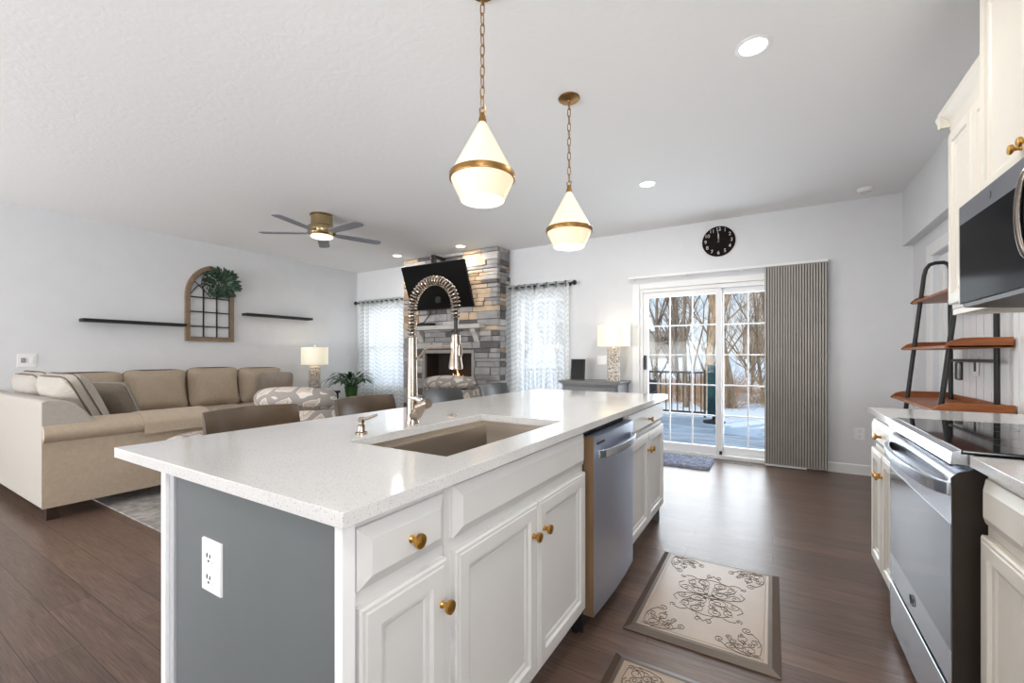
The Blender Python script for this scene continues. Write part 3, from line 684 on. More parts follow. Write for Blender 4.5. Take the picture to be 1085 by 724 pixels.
# ------------------------------------------------------------------ right-hand kitchen run
RX0 = .472
def right_cab(label, y0, y1, fronts, x0=RX0):
    t = thing('base_cabinet', label, 'cabinet', (x0 + .3, (y0 + y1) / 2, 0))
    mb = MB(); mb.box(x0 + .018, XR - .02, y0 + .001, y1 - .001, .10, IZ - .002); mb.box(x0 + .08, XR - .02, y0 + .001, y1 - .001, 0, .10); build('carcass', mb, M['creamcab'], t)
    mb = MB(); mb.box(x0, x0 + .0175, y0 + .001, y1 - .001, .10, IZ - .002, .0015); build('face_frame', mb, M['creamcab'], t)
    for kind, a, b, c, d, kn in fronts:
        p = build(kind, frontY(x0, a, b, c, d, PROF_DOOR if kind == 'door' else PROF_DRAWER, -1), M['creamcab'], t, ang=20)
        for ky, kz in kn:
            mb = MB(); knob(mb, x0 - .021, ky, kz, -1); build('knob', mb, M['brass'], p)
right_cab('cream base cabinet beyond the range, narrow drawer over two doors', 2.452, 2.985, [('drawer_front', 2.462, 2.975, .738, .86, [(2.72, .797)]), ('door', 2.462, 2.716, .125, .708, [(2.69, .607)]), ('door', 2.72, 2.975, .125, .708, [(2.745, .607)])])
right_cab('cream base cabinet in front of the range at the right edge', .95, 1.672, [('drawer_front', .97, 1.655, .738, .86, [(1.31, .797)]), ('door', .97, 1.655, .125, .708, [(1.235, .607)])], .50)
for y0, y1, x0, lab in ((2.447, 3.0, .443, 'short pale quartz countertop beyond the range below the ladder shelf'), (.93, 1.68, .467, 'pale quartz countertop in front of the range at the right edge')):
    mb = MB(); mb.box(x0, XR - .016, y0, y1, .884, .914, .002); single(center(build('countertop', mb, M['quartz'])), lab, 'countertop')
# slide-in range
t = thing('kitchen_range', 'stainless steel slide-in range with black glass cooktop', 'range', (.78, 2.065, 0))
G0, G1 = 1.690, 2.440
mb = MB(); mb.box(.478, 1.12, G0 + .002, G1 - .002, .03, .90); build('body', mb, M['dkbrown'], t)
mb = MB()
for y in (G0 + .05, G1 - .05):
    for x in (.53, 1.06): mb = MB(); mb.lathe([(0, 0), (.018, 0), (.018, .03), (0, .03)], (x, y, 0), 12); build('levelling_foot', mb, M['dark'], t)
mb = MB(); mb.box(.452, 1.13, G0 - .004, G1 + .004, .9155, .927, .004); ck = build('cooktop', mb, M['glassblack'], t)
mb = MB()
for x, y, r_ in ((.66, 1.88, .1), (.66, 2.25, .085), (.95, 1.88, .075), (.95, 2.25, .1)):
    mb = MB(); mb.lathe([(r_, .9271), (r_ + .002, .9273), (r_ + .004, .9271)], (x, y, 0), 40); build('burner_ring', mb, plain('burner_print', rgb(60, 60, 62), .3), ck)
mb = MB(); mb.prism([(.452, .925), (.434, .918), (.43, .885), (.478, .885), (.478, .9145), (.452, .9145)], 1, G0, G1); build('front_panel', mb, M['steel'], t)
mb = MB(); mb.prism([(.434, .245), (.434, .36), (.434, .70), (.432, .845), (.447, .862), (.4775, .874), (.4775, .245)], 1, G0 + .004, G1); dr = build('oven_door', mb, M['steel'], t)
mb = MB(); mb.prism([(.4355, .247), (.4355, .70), (.4335, .845), (.448, .861), (.4775, .873), (.4775, .247)], 1, G0, G0 + .0035); build('door_side', mb, M['dkbrown'], dr)
mb = MB(); mb.box(.4325, .436, G0 + .005, G1 - .004, .352, .712, .001); build('door_glass', mb, M['ovenglass'], dr)
mb = MB()
for k in range(7):
    y = G0 + .08 + k * .085
    for o_, z in ((.4535, .8652), (.4655, .8700)): mb.box(o_ - .0035, o_ + .0035, y, y + .068, z - .0004, z + .0014, rot=RY(-21))
build('vent_slots', mb, M['dark'], dr)
mb = MB(); pts = []
for k in range(21):
    q = k / 20; pts.append((.428 - .052 * math.sin(PI * q) ** .5, G0 + .015 + (G1 - G0 - .03) * q))
inn = [(x + .016, y) for x, y in reversed(pts)]
mb.prism(pts + inn, 2, .79, .828, .004); build('handle', mb, M['steel'], dr)
mb = MB(); mb.lathe([(.019, 0), (.021, 0), (.021, .003), (.019, .003), (.019, 0)], (.4325, 2.09, .305), 28, RY(-90))
for sg in (-1, 1):
    pts = [(.4315, 2.09 + sg * (.0035 + .008 * math.cos(a * .5)) , .305 + .010 * math.sin(a)) for a in [k * PI * 2 / 14 for k in range(15)]]; mb.tube(pts, .0009, 5)
mb.tube([(.4315, 2.09 - .012 + .0016 * k, .305 + .004 * math.sin(k * .9)) for k in range(16)], .0009, 5)
build('round_emblem', mb, plain('dark_emblem', rgb(90, 92, 96), .3, .8), dr)
mb = MB(); mb.prism([(.436, .035), (.432, .224), (.434, .228), (.4775, .228), (.4775, .035)], 1, G0, G1, .002); build('storage_drawer', mb, M['steel'], t)

# upper cabinets
def upper(label, x0, y0, y1, z0, z1, doors, crown, rail=True):
    t = thing('upper_cabinet', label, 'cabinet', (x0 + .2, (y0 + y1) / 2, z0))
    mb = MB(); mb.box(x0 + .018, XR - .016, y0 + .001, y1 - .001, z0, z1); build('carcass', mb, M['creamcab'], t)
    mb = MB(); mb.box(x0, x0 + .0178, y0 + .001, y1 - .001, z0, z1, .0015); build('face_frame', mb, M['creamcab'], t)
    for a, b, c, d, ky, kz in doors:
        p = build('door', frontY(x0, a, b, c, d, PROF_DOOR, -1), M['creamcab'], t, ang=20)
        mb = MB(); knob(mb, x0 - .021, ky, kz, -1); build('knob', mb, M['brass'], p)
    if rail:
        mb = MB(); mb.prism([(x0 + .002, z0 - .0015), (x0 + .002, z0 - .03), (x0 + .02, z0 - .032), (x0 + .022, z0 - .0015)], 1, y0 + .001, y1 - .001)
        mb.box(x0 + .022, XR - .016, y1 - .02, y1 - .001, z0 - .03, z0 - .0015); build('light_rail', mb, M['creamcab'], t)
    e = crown
    prof = [(x0 + .02, z1 - .03), (x0 - .004, z1 - .03), (x0 - .008, z1 - .015), (x0 - .014, z1 + e * .2), (x0 - .024, z1 + e * .5), (x0 - .045, z1 + e * .75), (x0 - .05, z1 + e * .8), (x0 - .055, z1 + e), (x0 + .02, z1 + e)]
    mb = MB(); mb.prism(prof, 1, y0 + .001, y1 + .0)
    prof2 = [(y1 - .02, z1 + .0015), (y1 - .001, z1 + .0015), (y1 + .014, z1 + e * .2), (y1 + .024, z1 + e * .5), (y1 + .045, z1 + e * .75), (y1 + .055, z1 + e), (y1 - .02, z1 + e)]
    mb.prism(prof2, 0, x0 - .05, XR - .016); build('crown_moulding', mb, M['creamcab'], t)
upper('cream upper cabinet with crown moulding at the far end, left of the microwave', .768, 2.447, 2.985, 1.425, 2.33, [(2.465, 2.666, 1.445, 2.29, 2.64, 1.50), (2.670, 2.968, 1.445, 2.29, 2.695, 1.50)], .075)
upper('taller cream upper cabinet above the microwave with two brass knobs', .722, 1.68, 2.443, 1.795, 2.64, [(1.70, 2.050, 1.81, 2.61, 2.022, 1.875), (2.054, 2.428, 1.81, 2.61, 2.083, 1.875)], .11, False)

# microwave
t = thing('microwave', 'dark over-the-range microwave under the tall upper cabinet', 'microwave', (.9, 2.06, 1.385))
mb = MB(); mb.box(.675, XR - .02, 1.685, 2.44, 1.40, 1.792); build('body', mb, M['dkbrown'], t)
mb = MB(); mb.loft((.675, 2.44, 1.40), (0, -1, 0), (0, 0, 1), .55, .392, [(0, 0), (0, .024), (.003, .028)]); dr = build('door', mb, m_steel('dark_steel', (128, 130, 137), .3, 1), t)
mb = MB(); mb.box(.6465, .6485, 1.896, 2.428, 1.402, 1.715, .0005); build('door_glass', mb, M['mwglass'], dr)
mb = MB(); mb.lathe([(0, 0), (.013, 0), (.013, .002), (0, .002)], (.647, 2.15, 1.753), 24, RY(-90)); build('round_emblem', mb, plain('grey_emblem', rgb(120, 122, 126), .3, .8), dr)
mb = MB(); pts = [(.645 - .026 * math.sin(PI * k / 16) ** .5, 1.862, 1.475 + .27 * k / 16) for k in range(17)]; mb.tube(pts, .010, 12); build('handle', mb, m_steel('dark_handle_steel', (120, 112, 106), .25, 2), dr)
mb = MB(); mb.box(.648, .6745, 1.687, 1.887, 1.40, 1.79, .003); build('control_panel', mb, M['mwglass'], t)
mb = MB(); mb.prism([(.655, 1.3985), (.66, 1.385), (1.05, 1.365), (1.05, 1.3985)], 1, 1.70, 2.43); build('bottom_vent', mb, M['dkbrown'], t)

# pale wooden knob with a bent black wire, on the far countertop
t = thing('wire_ornament', 'round pale wooden knob holding a bent black wire, on the countertop at the right edge', 'ornament', (.98, 2.62, .914))
mb = MB(); mb.lathe([(0, -.036), (.012, -.036), (.028, -.026), (.036, -.008), (.036, .010), (.026, .028), (.01, .035), (0, .036)], (1.005, 2.62, .993), 24); build('wooden_knob', mb, M['paleknob'], t)
mb = MB(); mb.tube([(1.0, 2.583, 1.0), (.965, 2.59, .985), (.935, 2.60, .958), (.932, 2.605, .925)], .0032, 8); mb.tube([(.932, 2.605, .926), (.98, 2.56, .944), (1.06, 2.53, .96), (1.08, 2.60, .918)], .0032, 8)
mb.lathe([(0, 0), (.008, 0), (.008, .012), (.004, .016), (0, .016)], (.932, 2.605, .914), 10); mb.lathe([(0, 0), (.008, 0), (.008, .012), (0, .014)], (1.08, 2.60, .914), 10)
mb.tube([(1.005, 2.62, .96), (1.005, 2.62, .9145)], .006, 8)
build('wire', mb, M['dark'], t)

# ladder shelf against the right wall
t = thing('ladder_shelf', 'leaning black metal ladder shelf with three curved wooden trays by the inner door', 'shelf', (1.0, 3.93, 0))
ZT = 1.87
for y in (3.55, 4.30):
    pts = [(.775, y, 0), (.865, y, .9), (.955, y, 1.78), (.966, y, 1.83), (.985, y, 1.86), (1.015, y, ZT), (1.06, y, ZT), (1.085, y, 1.855), (1.095, y, 1.82), (1.098, y, 1.0), (1.10, y, 0)]
    mb = MB(); mb.tube(pts, .0135, 10); build('side_frame', mb, M['black'], t)
mb = MB(); mb.tube([(1.097, 3.55, 1.16), (1.097, 4.30, 1.16)], .010, 8); build('cross_bar', mb, M['black'], t)
def tray(z, x0, x1, y0, y1):
    mb = MB(); mb.box(x0 + .012, x1, y0, y1, z - .014, z + .004, .004)
    for ya, yb in ((y0, y0 + .020), (y1 - .020, y1)):            # raised ends with a slanted nose
        pf = [(x0, z - .008), (x0 + .008, z + .006), (x0 + .035, z + .030), (x0 + .075, z + .043), (x0 + .12, z + .046), (x1, z + .046), (x1, z - .0145), (x0 + .012, z - .0145)]
        mb.prism(pf, 1, ya, yb, .003)
    mb.box(x1 - .014, x1, y0 + .02, y1 - .02, z + .004, z + .04, .003)
    build('tray', mb, M['shelfwood'], t)
tray(.875, .79, 1.13, 3.42, 4.46); tray(1.25, .85, 1.13, 3.44, 4.44); tray(1.60, .90, 1.13, 3.46, 4.42)

# ------------------------------------------------------------------ ceiling fixtures
LP = [(-.086, 2.521, 'round recessed ceiling light near the range, largest of the four'), (-.984, 4.037, 'round recessed ceiling light in front of the clock wall'),
      (-3.841, 4.937, 'round recessed ceiling light above the television, right of a second one'), (-5.053, 4.887, 'small round recessed ceiling light left of the fireplace top'),
      (.1, -.5, 'round recessed ceiling light behind the camera over the kitchen aisle'), (-3.6, -.9, 'round recessed ceiling light over the dining side behind the camera')]
for x, y, lab in LP:
    t = thing('recessed_light', lab, 'ceiling light', (x, y, H), group='recessed ceiling lights')
    mb = MB(); mb.lathe([(.062, H), (.085, H), (.085, H - .004), (.078, H - .007), (.064, H - .005), (.062, H - .001)], (x, y, 0), 32); build('trim_ring', mb, M['white'], t)
    mb = MB(); mb.lathe([(0, H - .003), (.061, H - .003), (.061, H - .001), (0, H - .001)], (x, y, 0), 32); build('lens', mb, M['canlens'], t)
    area('downlight', (0, 0, -.012), (0, 0, 0), .12, .12, 6 if y > 4.5 else 13, (1, .95, .88), t, True)
t = thing('smoke_detector', 'round white smoke detector on the ceiling near the right corner', 'smoke detector', (.749, 5.213, H))
mb = MB(); mb.lathe([(0, H - .036), (.03, H - .036), (.05, H - .03), (.062, H - .012), (.064, H)], (.749, 5.213, 0), 28); build('housing', mb, M['white'], t)
mb = MB(); mb.lathe([(.034, H - .0365), (.036, H - .038), (.04, H - .0365), (.04, H - .034), (.034, H - .034)], (.749, 5.213, 0), 24); build('vent_ring', mb, plain('grey_plastic', rgb(200, 200, 200), .5), t)

def pendant(y, lab):
    x = -1.067; t = thing('pendant_light', lab, 'pendant light', (x, y, 0), group=None); SHIFT[t.name] = Vector((x, y, 0))
    mb = MB(); mb.lathe([(0, H - .001), (.064, H - .001), (.066, H - .006), (.06, H - .012), (.03, H - .017), (.012, H - .02), (.01, H - .026), (0, H - .026)], (x, y, 0), 32); build('canopy', mb, M['antbrass'], t)
    mb = MB(); z = H - .02; k = 0; LH, LW = .026, .0095
    while z - LH > 2.262:
        pts = []
        for i in range(16):
            a = 2 * PI * i / 16; c, s_ = math.cos(a), math.sin(a)
            u = LW * math.copysign(abs(c) ** .7, c); v = LH * math.copysign(abs(s_) ** .8, s_)
            pts.append((x + (u if k % 2 else 0), y + (0 if k % 2 else u), z - LH + v))
        mb.tube(pts, .0026, 6, closed=True); z -= 2 * LH - .0075; k += 1
    build('chain', mb, M['antbrass'], t)
    zt = z
    mb = MB(); mb.tube([(x - .008, y, 2.21), (x - .014, y, zt - .004), (x + .014, y, zt - .004), (x + .008, y, 2.21)], .0035, 6, closed=True)
    mb.lathe([(0, 2.235), (.007, 2.235), (.012, 2.225), (.017, 2.205), (.019, 2.192), (0, 2.19)], (x, y, 0), 20); build('loop_cap', mb, M['antbrass'], t)
    mb = MB(); mb.lathe([(.014, 2.195), (.135, 1.968), (.137, 1.955), (.134, 1.942), (.094, 1.858), (.0925, 1.856), (.091, 1.858), (.130, 1.942), (.133, 1.955), (.131, 1.966), (.010, 2.19)], (x, y, 0), 48); build('glass_shade', mb, M['milk'], t)
    mb = MB(); mb.lathe([(.134, 1.944), (.140, 1.944), (.1415, 1.947), (.1415, 1.967), (.140, 1.970), (.134, 1.970), (.134, 1.944)], (x, y, 0), 48); build('metal_band', mb, M['antbrass'], t)
    mb = MB(); mb.lathe([(0, 1.865), (.088, 1.865), (.092, 1.8725), (0, 1.8725)], (x, y, 0), 32); build('diffuser', mb, M['bulb'], t)
    pl = bpy.data.lights.new('pendant_bulb', 'POINT'); pl.energy = 5; pl.color = (1, .86, .66); pl.shadow_soft_size = .05
    o = bpy.data.objects.new('pendant_bulb', pl); COL.objects.link(o); o.parent = t; o.location = (0, 0, 2.0)
pendant(1.523, 'near cone-shaped milk glass pendant with brass band, hanging over the sink'); pendant(2.445, 'far cone-shaped milk glass pendant with brass band, its ceiling canopy in view')

fx, fy = -4.324, 3.045
t = thing('ceiling_fan', 'low brass ceiling fan with five grey blades and a lit lens', 'ceiling fan', (fx, fy, H), 0)
mb = MB(); mb.lathe([(0, H), (.125, H), (.128, H - .012), (.115, H - .02), (.112, H - .07), (.118, H - .12), (.12, H - .125), (0, H - .125)], (fx, fy, 0), 36); build('mount', mb, M['fanbrass'], t)
mb = MB(); mb.lathe([(0, H - .125), (.13, H - .125), (.148, H - .14), (.152, H - .17), (.146, H - .205), (.13, H - .232), (.112, H - .24), (0, H - .24)], (fx, fy, 0), 36); build('motor_housing', mb, M['fanbrass'], t)
mb = MB(); mb.lathe([(.118, H - .2405), (.112, H - .252), (.08, H - .262), (0, H - .268)], (fx, fy, 0), 32); build('light_lens', mb, M['fanlens'], t)
for k in range(5):
    a = R(-2 + 72 * k); mb = MB(); b = bmesh.new()
    out = [(.13, -.028), (.2, -.05), (.35, -.06), (.62, -.062), (.66, -.05), (.675, -.02), (.675, .02), (.66, .05), (.62, .062), (.35, .06), (.2, .05), (.13, .028)]
    A = [b.verts.new((u, v, .004)) for u, v in out]; B = [b.verts.new((u, v, -.004)) for u, v in out]; b.faces.new(A); b.faces.new(list(reversed(B)))
    for i in range(len(out)): b.faces.new((A[i], B[i], B[(i + 1) % len(out)], A[(i + 1) % len(out)]))
    bmesh.ops.recalc_face_normals(b, faces=b.faces)
    bmesh.ops.transform(b, matrix=T(fx, fy, H - .205) @ Matrix.Rotation(a, 4, 'Z') @ Matrix.Rotation(R(-6), 4, 'X'), verts=b.verts); mb.add(b); build('blade', mb, M['blade'], t)
area('fan_downlight', (0, 0, -.29), (0, 0, 0), .18, .18, .6, (1, .93, .82), t, True)

# ------------------------------------------------------------------ fireplace and television
FX0, FX1, FYF = -5.225, -3.37, 5.20
t = thing('fireplace', 'floor-to-ceiling stacked stone fireplace with a burning fire', 'fireplace', ((FX0 + FX1) / 2, 5.36, 0))
OX0, OX1, OZ0, OZ1 = -4.80, -3.78, .55, 1.285
mb = MB(); holed(mb, FX0 + .03, FX1 - .03, 0, H - .002, [(OX0, OX1, OZ0, OZ1)], lambda a, b, c, d: mb.box(a, b, FYF + .035, YB - .002, c, d)); build('chimney_core', mb, STONES[1], t)
mb = MB(); rng = random.Random(11); z = 0.0
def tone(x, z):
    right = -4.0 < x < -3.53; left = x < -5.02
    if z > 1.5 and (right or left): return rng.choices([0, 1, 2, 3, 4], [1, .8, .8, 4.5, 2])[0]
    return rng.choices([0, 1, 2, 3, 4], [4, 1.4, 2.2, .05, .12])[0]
while z < H - .01:
    hh = min(rng.choice([.05, .065, .08, .10, .115]), H - .003 - z)
    if H - z - hh < .03: hh = H - .003 - z
    x = FX0
    while x < FX1 - .005:
        w = rng.uniform(.12, .36)
        if FX1 - x - w < .1: w = FX1 - x
        x1 = x + w
        segs = [(x, x1)]
        if z + hh > OZ0 and z < OZ1:
            segs = [(a, b) for a, b in ((x, min(x1, OX0)), (max(x, OX1), x1)) if b - a > .02]
        for a, b in segs:
            d = rng.uniform(0, .03)
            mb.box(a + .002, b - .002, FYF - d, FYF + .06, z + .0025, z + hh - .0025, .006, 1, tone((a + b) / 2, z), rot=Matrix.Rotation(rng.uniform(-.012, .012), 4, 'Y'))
        x = x1
    for sx0, sx1 in ((FX0, FX0 + .06), (FX1 - .06, FX1)):       # side returns
        y = FYF + .062
        while y < YB - .03:
            y1 = min(YB - .003, y + rng.uniform(.1, .24)); d = rng.uniform(0, .02)
            mb.box(sx0 - (d if sx0 == FX0 else 0), sx1 + (d if sx0 != FX0 else 0), y + .002, y1 - .002, z + .0025, z + hh - .0025, .006, 1, rng.choices([0, 1, 2, 4], [3, 2, 1, .6])[0]); y = y1
    z += hh
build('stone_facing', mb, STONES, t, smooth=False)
mb = MB()
for a, b, c, d in ((OX0, OX0 + .05, OZ0, OZ1), (OX1 - .05, OX1, OZ0, OZ1), (OX0 + .05, OX1 - .05, OZ1 - .05, OZ1)): mb.box(a, b, FYF - .02, FYF + .03, c, d, .004)
build('fire_surround', mb, M['surround'], t)
mb = MB(); mb.box(OX0 + .05, OX1 - .05, FYF + .30, FYF + .312, OZ0, OZ1 - .05); mb.box(OX0 + .05, OX1 - .05, FYF + .036, FYF + .30, OZ0, OZ0 + .02)
mb.box(OX0 + .05, OX0 + .06, FYF + .036, FYF + .30, OZ0, OZ1 - .05); mb.box(OX1 - .06, OX1 - .05, FYF + .036, FYF + .30, OZ0, OZ1 - .05); mb.box(OX0 + .05, OX1 - .05, FYF + .036, FYF + .30, OZ1 - .06, OZ1 - .05); build('firebox', mb, M['firebrick'], t)
mb = MB()
for k in range(5): mb.tube([(-4.5 + .08 * k, FYF + .12 + .03 * (k % 2), .60 + .02 * k), (-4.1 + .06 * k, FYF + .2 - .03 * (k % 2), .64 + .02 * (4 - k))], .035, 8)
build('logs', mb, plain('charred_log', rgb(60, 46, 38), .9, vary=.4), t)
mb = MB()
for k in range(5):
    x = -4.33 + .055 * k; hh = .17 + .15 * math.sin(k * 2.1 + .6) ** 2
    pts = [(x + .012 * math.sin(j * 1.3 + k), FYF + .15 + .02 * math.cos(k), .70 + hh * j / 7) for j in range(8)]
    mb.tube(pts, [.010, .022, .026, .022, .017, .011, .006, .002], 8)
fl = build('flames', mb, M['flame'], t)
mb = MB(); mb.box(-4.92, -3.56, FYF - .20, FYF - .031, 1.59, 1.655, .008); mn = build('mantel', mb, M['mantel'], t)
mb = MB()
for x in (-4.80, -3.72):
    mb = MB(); mb.prism([(FYF - .031, 1.588), (FYF - .15, 1.588), (FYF - .14, 1.55), (FYF - .09, 1.50), (FYF - .05, 1.42), (FYF - .031, 1.40)], 0, x - .045, x + .045, .004); build('corbel', mb, M['mantel'], mn)

t = thing('television', 'wide black television tilted down on the stone chimney above the mantel', 'television', (-4.32, 5.0, 2.25))
tm = T(-4.33, 4.985, 2.24) @ RX(20.5)
mb = MB(); b = bmesh.new(); bmesh.ops.create_cube(b, size=1); bmesh.ops.scale(b, vec=(1.225, .035, .695), verts=b.verts); bmesh.ops.bevel(b, geom=list(b.edges), offset=.006, segments=2, affect='EDGES'); bmesh.ops.transform(b, matrix=tm, verts=b.verts); mb.add(b)
bx = build('casing', mb, M['matteblack'], t)
mb = MB(); b = bmesh.new(); bmesh.ops.create_cube(b, size=1); bmesh.ops.scale(b, vec=(1.205, .003, .672), verts=b.verts); bmesh.ops.transform(b, matrix=tm @ T(0, -.0185, .004), verts=b.verts); mb.add(b); build('screen', mb, M['screen'], t)
mb = MB(); mb.box(-4.39, -4.29, 5.02, FYF - .032, 2.0, 2.45, .006); mb.box(-4.37, -4.31, 4.9, 4.96, 2.585, 2.70, .004); mb.box(-4.37, -4.31, 4.93, FYF - .032, 2.66, 2.70, .004); build('wall_mount', mb, M['black'], t)
mb = MB(); mb.tube([(-4.62, FYF - .045, 1.95), (-4.60, FYF - .06, 1.85), (-4.66, FYF - .07, 1.78), (-4.72, FYF - .07, 1.72), (-4.84, FYF - .08, 1.70), (-5.0, FYF - .09, 1.685)], .009, 8); build('cables', mb, M['dark'], t)
mb = MB(); mb.box(-5.15, -4.72, FYF - .17, FYF - .05, 1.6555, 1.70, .006)
mb2 = mb; o = build('media_box', mb2, M['matteblack']); single(center(o), 'flat black media box on the left end of the stone mantel', 'media box'); o.location.x += .22

# ------------------------------------------------------------------ curtains
def curtain(name, lab, x0, x1, panels, zt, zb, rod):
    # panels: list of (xa, xb, folds)
    for i, (xa, xb, nf, ph, l2) in enumerate(panels):
        t = thing('sheer_curtain', l2, 'curtain', ((xa + xb) / 2, 5.43, 0), group=None)
        b = bmesh.new(); n = nf * 10; rows = 14; mb = MB(); grid = []
        for r_ in range(rows + 1):
            z = zb + (zt + .035 - zb) * r_ / rows; row = []
            for k in range(n + 1):
                q = k / n; amp = .032 * (1 + .25 * math.sin(5 * q + ph)); flare = 1 + .03 * (1 - r_ / rows) * math.sin(3 * q + ph)
                row.append(b.verts.new((xa + (xb - xa) * q * flare if i == 0 else xa + (xb - xa) * q, 5.43 + amp * math.sin(2 * PI * nf * q + .4 * math.sin(3 * q + ph + r_ * .08)), z)))
            grid.append(row)
        for r_ in range(rows):
            for k in range(n): b.faces.new((grid[r_][k], grid[r_][k + 1], grid[r_ + 1][k + 1], grid[r_ + 1][k]))
        mb.add(b); build('fabric', mb, M['sheer'], t, ang=180)
        mb = MB(); n2 = nf * 10; b = bmesh.new(); A = []; 
        for r_, (z, off) in enumerate(((zt - .045, .0), (zt + .038, .0))):
            A.append([b.verts.new((xa + (xb - xa) * k / n2, 5.427 + .033 * math.sin(2 * PI * nf * k / n2), z)) for k in range(n2 + 1)])
        for k in range(n2): b.faces.new((A[0][k], A[0][k + 1], A[1][k + 1], A[1][k]))
        r2 = bmesh.ops.solidify(b, geom=list(b.faces), thickness=.003)
        mb.add(b); build('heading_band', mb, plain('curtain_heading', rgb(206, 210, 208), .9), t)
    t = thing('curtain_rod', rod, 'curtain rod', ((x0 + x1) / 2, 5.43, zt))
    mb = MB(); mb.cyl((x0, 5.43, zt), (x1, 5.43, zt), .011, 12); build('pole', mb, M['black'], t)
    for xx, s in ((x0, -1), (x1, 1)):
        mb = MB(); mb.lathe([(0, 0), (.012, 0), (.02, .012), (.033, .03), (.035, .042), (.026, .06), (0, .068)], (xx, 5.43, zt), 18, RY(90 * s)); build('finial', mb, M['dark'], t)
    mb = MB()
    for xx in (x0 + .06, x1 - .06): mb.cyl((xx, 5.44, zt), (xx, YB - .001, zt), .008, 10); mb.lathe([(0, 0), (.025, 0), (.025, .006), (0, .006)], (xx, YB - .001, zt), 16, RX(90))
    build('brackets', mb, M['black'], t)
curtain('curtain', '', -3.47, -2.33, [(-3.43, -2.92, 5, .3, 'left sheer chevron curtain panel of the window right of the fireplace'), (-2.95, -2.37, 4, 1.7, 'right sheer chevron curtain panel of the window right of the fireplace')], 2.185, .03, 'black curtain rod with round finials right of the fireplace')
curtain('curtain', '', -6.66, -5.36, [(-6.63, -6.02, 5, .9, 'left sheer chevron curtain panel beside the left wall corner'), (-6.04, -5.40, 5, 2.2, 'sheer chevron curtain panel directly left of the stone fireplace')], 2.18, .03, 'black curtain rod with round finials left of the fireplace')

# vertical blind at the sliding door
t = thing('vertical_blind', 'grey vertical blind stacked at the right side of the glass door', 'blind', (-.54, 5.44, 0))
mb = MB(); mb.box(-1.56, .485, 5.42, 5.465, 2.155, 2.182, .004)
for x in (-1.5, -.9, -.3): mb.box(x - .015, x + .015, 5.465, YB - .001, 2.15, 2.185, .003)
build('head_rail', mb, M['trim'], t)
mb = MB(); n = 23; poly = []
x0, x1 = -.075, .478
mb.box(x0, x1, 5.432, 5.468, .03, 2.153, mi=1)  # darker backing paints the shade of the grooves between vanes
for k in range(n):
    a = x0 + (x1 - x0) * k / n; w = (x1 - x0) / n
    mb.prism([(a + .001, 5.4319), (a + .001, 5.417), (a + w * .66, 5.407), (a + w * .72, 5.4319)], 2, .03, 2.153)
build('vanes', mb, [M['blind'], M['blind_shaded']], t, smooth=False)
mb = MB(); mb.box(-.07, .30, 5.405, 5.47, .012, .028, .003); build('bottom_chain', mb, M['trim'], t)

# ------------------------------------------------------------------ wall clock
t = thing('wall_clock', 'round dark wall clock with pale numerals above the glass door', 'clock', (-.536, YB, 2.517))
cx, cz, rr = -.536, 2.517, .172
mb = MB(); mb.lathe([(0, 0), (rr, 0), (rr + .003, .012), (rr, .022), (rr - .008, .024), (0, .024)], (cx, YB - .001, cz), 48, RX(90)); build('face', mb, M['clockface'], t)
def text_mesh(s, size, mat):
    cu = bpy.data.curves.new('txt', 'FONT'); cu.body = s; cu.size = size; cu.align_x = 'CENTER'; cu.align_y = 'CENTER'; cu.extrude = .001
    o = bpy.data.objects.new('txt', cu); COL.objects.link(o); bpy.context.view_layer.update()
    me = bpy.data.meshes.new_from_object(o.evaluated_get(bpy.context.evaluated_depsgraph_get())); bpy.data.objects.remove(o); bpy.data.curves.remove(cu)
    me.transform(mat); return me
mb = MB()
for h_ in range(1, 13):
    a = R(90 - 30 * h_); me = text_mesh(str(h_), .056, T(cx + .136 * math.cos(a), YB - .0275, cz + .136 * math.sin(a)) @ RX(90)); mb = MB(); mb.bm.from_mesh(me); bpy.data.meshes.remove(me); build('numeral', mb, M['numeral'], t, smooth=False)
mb = MB()
for L, w, ang in ((.122, .006, 93), (.08, .008, 88)):
    a = R(ang); d = Vector((math.cos(a), 0, math.sin(a))); p = Vector((-d.z, 0, d.x)); c0 = Vector((cx, YB - .029, cz))
    b = bmesh.new(); q = [c0 - d * .015 - p * w, c0 - d * .015 + p * w, c0 + d * L + p * w * .3, c0 + d * L - p * w * .3]
    v = [b.verts.new(x) for x in q] + [b.verts.new(x - Vector((0, .0015, 0))) for x in q]
    for f in ((0, 1, 2, 3), (7, 6, 5, 4), (0, 4, 5, 1), (1, 5, 6, 2), (2, 6, 7, 3), (3, 7, 4, 0)): b.faces.new([v[i] for i in f])
    bmesh.ops.recalc_face_normals(b, faces=b.faces); mb.add(b)
build('hands', mb, M['numeral'], t)

# outlets and switches
t = thing('power_outlet', 'white double outlet low on the back wall near the right corner', 'outlet', (.746, YB, .41)); outlet(t, .746, YB, .41, w=.085, h=.12)
t = thing('switch_plate', 'white wide switch plate on the back wall behind the dresser lamp', 'switch', (-1.93, YB, 1.135))
mb = MB(); mb.loft((-2.0, YB, 1.075), (1, 0, 0), (0, 0, 1), .14, .12, [(0, 0), (.001, .005), (.006, .007)]); build('cover_plate', mb, M['white'], t)
for dx in (-.035, .035):
    mb = MB(); mb.box(-1.93 + dx - .012, -1.93 + dx + .012, YB - .011, YB - .0065, 1.10, 1.17, .002); build('rocker', mb, M['white'], t)
t = thing('switch_plate', 'white wall plate with a small thermostat dial on the left wall', 'switch', (XL, 1.266, 1.145))
mb = MB(); mb.loft((XL, 1.197, 1.075), (0, 1, 0), (0, 0, 1), .14, .14, [(0, 0), (.001, .005), (.006, .007)]); build('cover_plate', mb, M['white'], t)
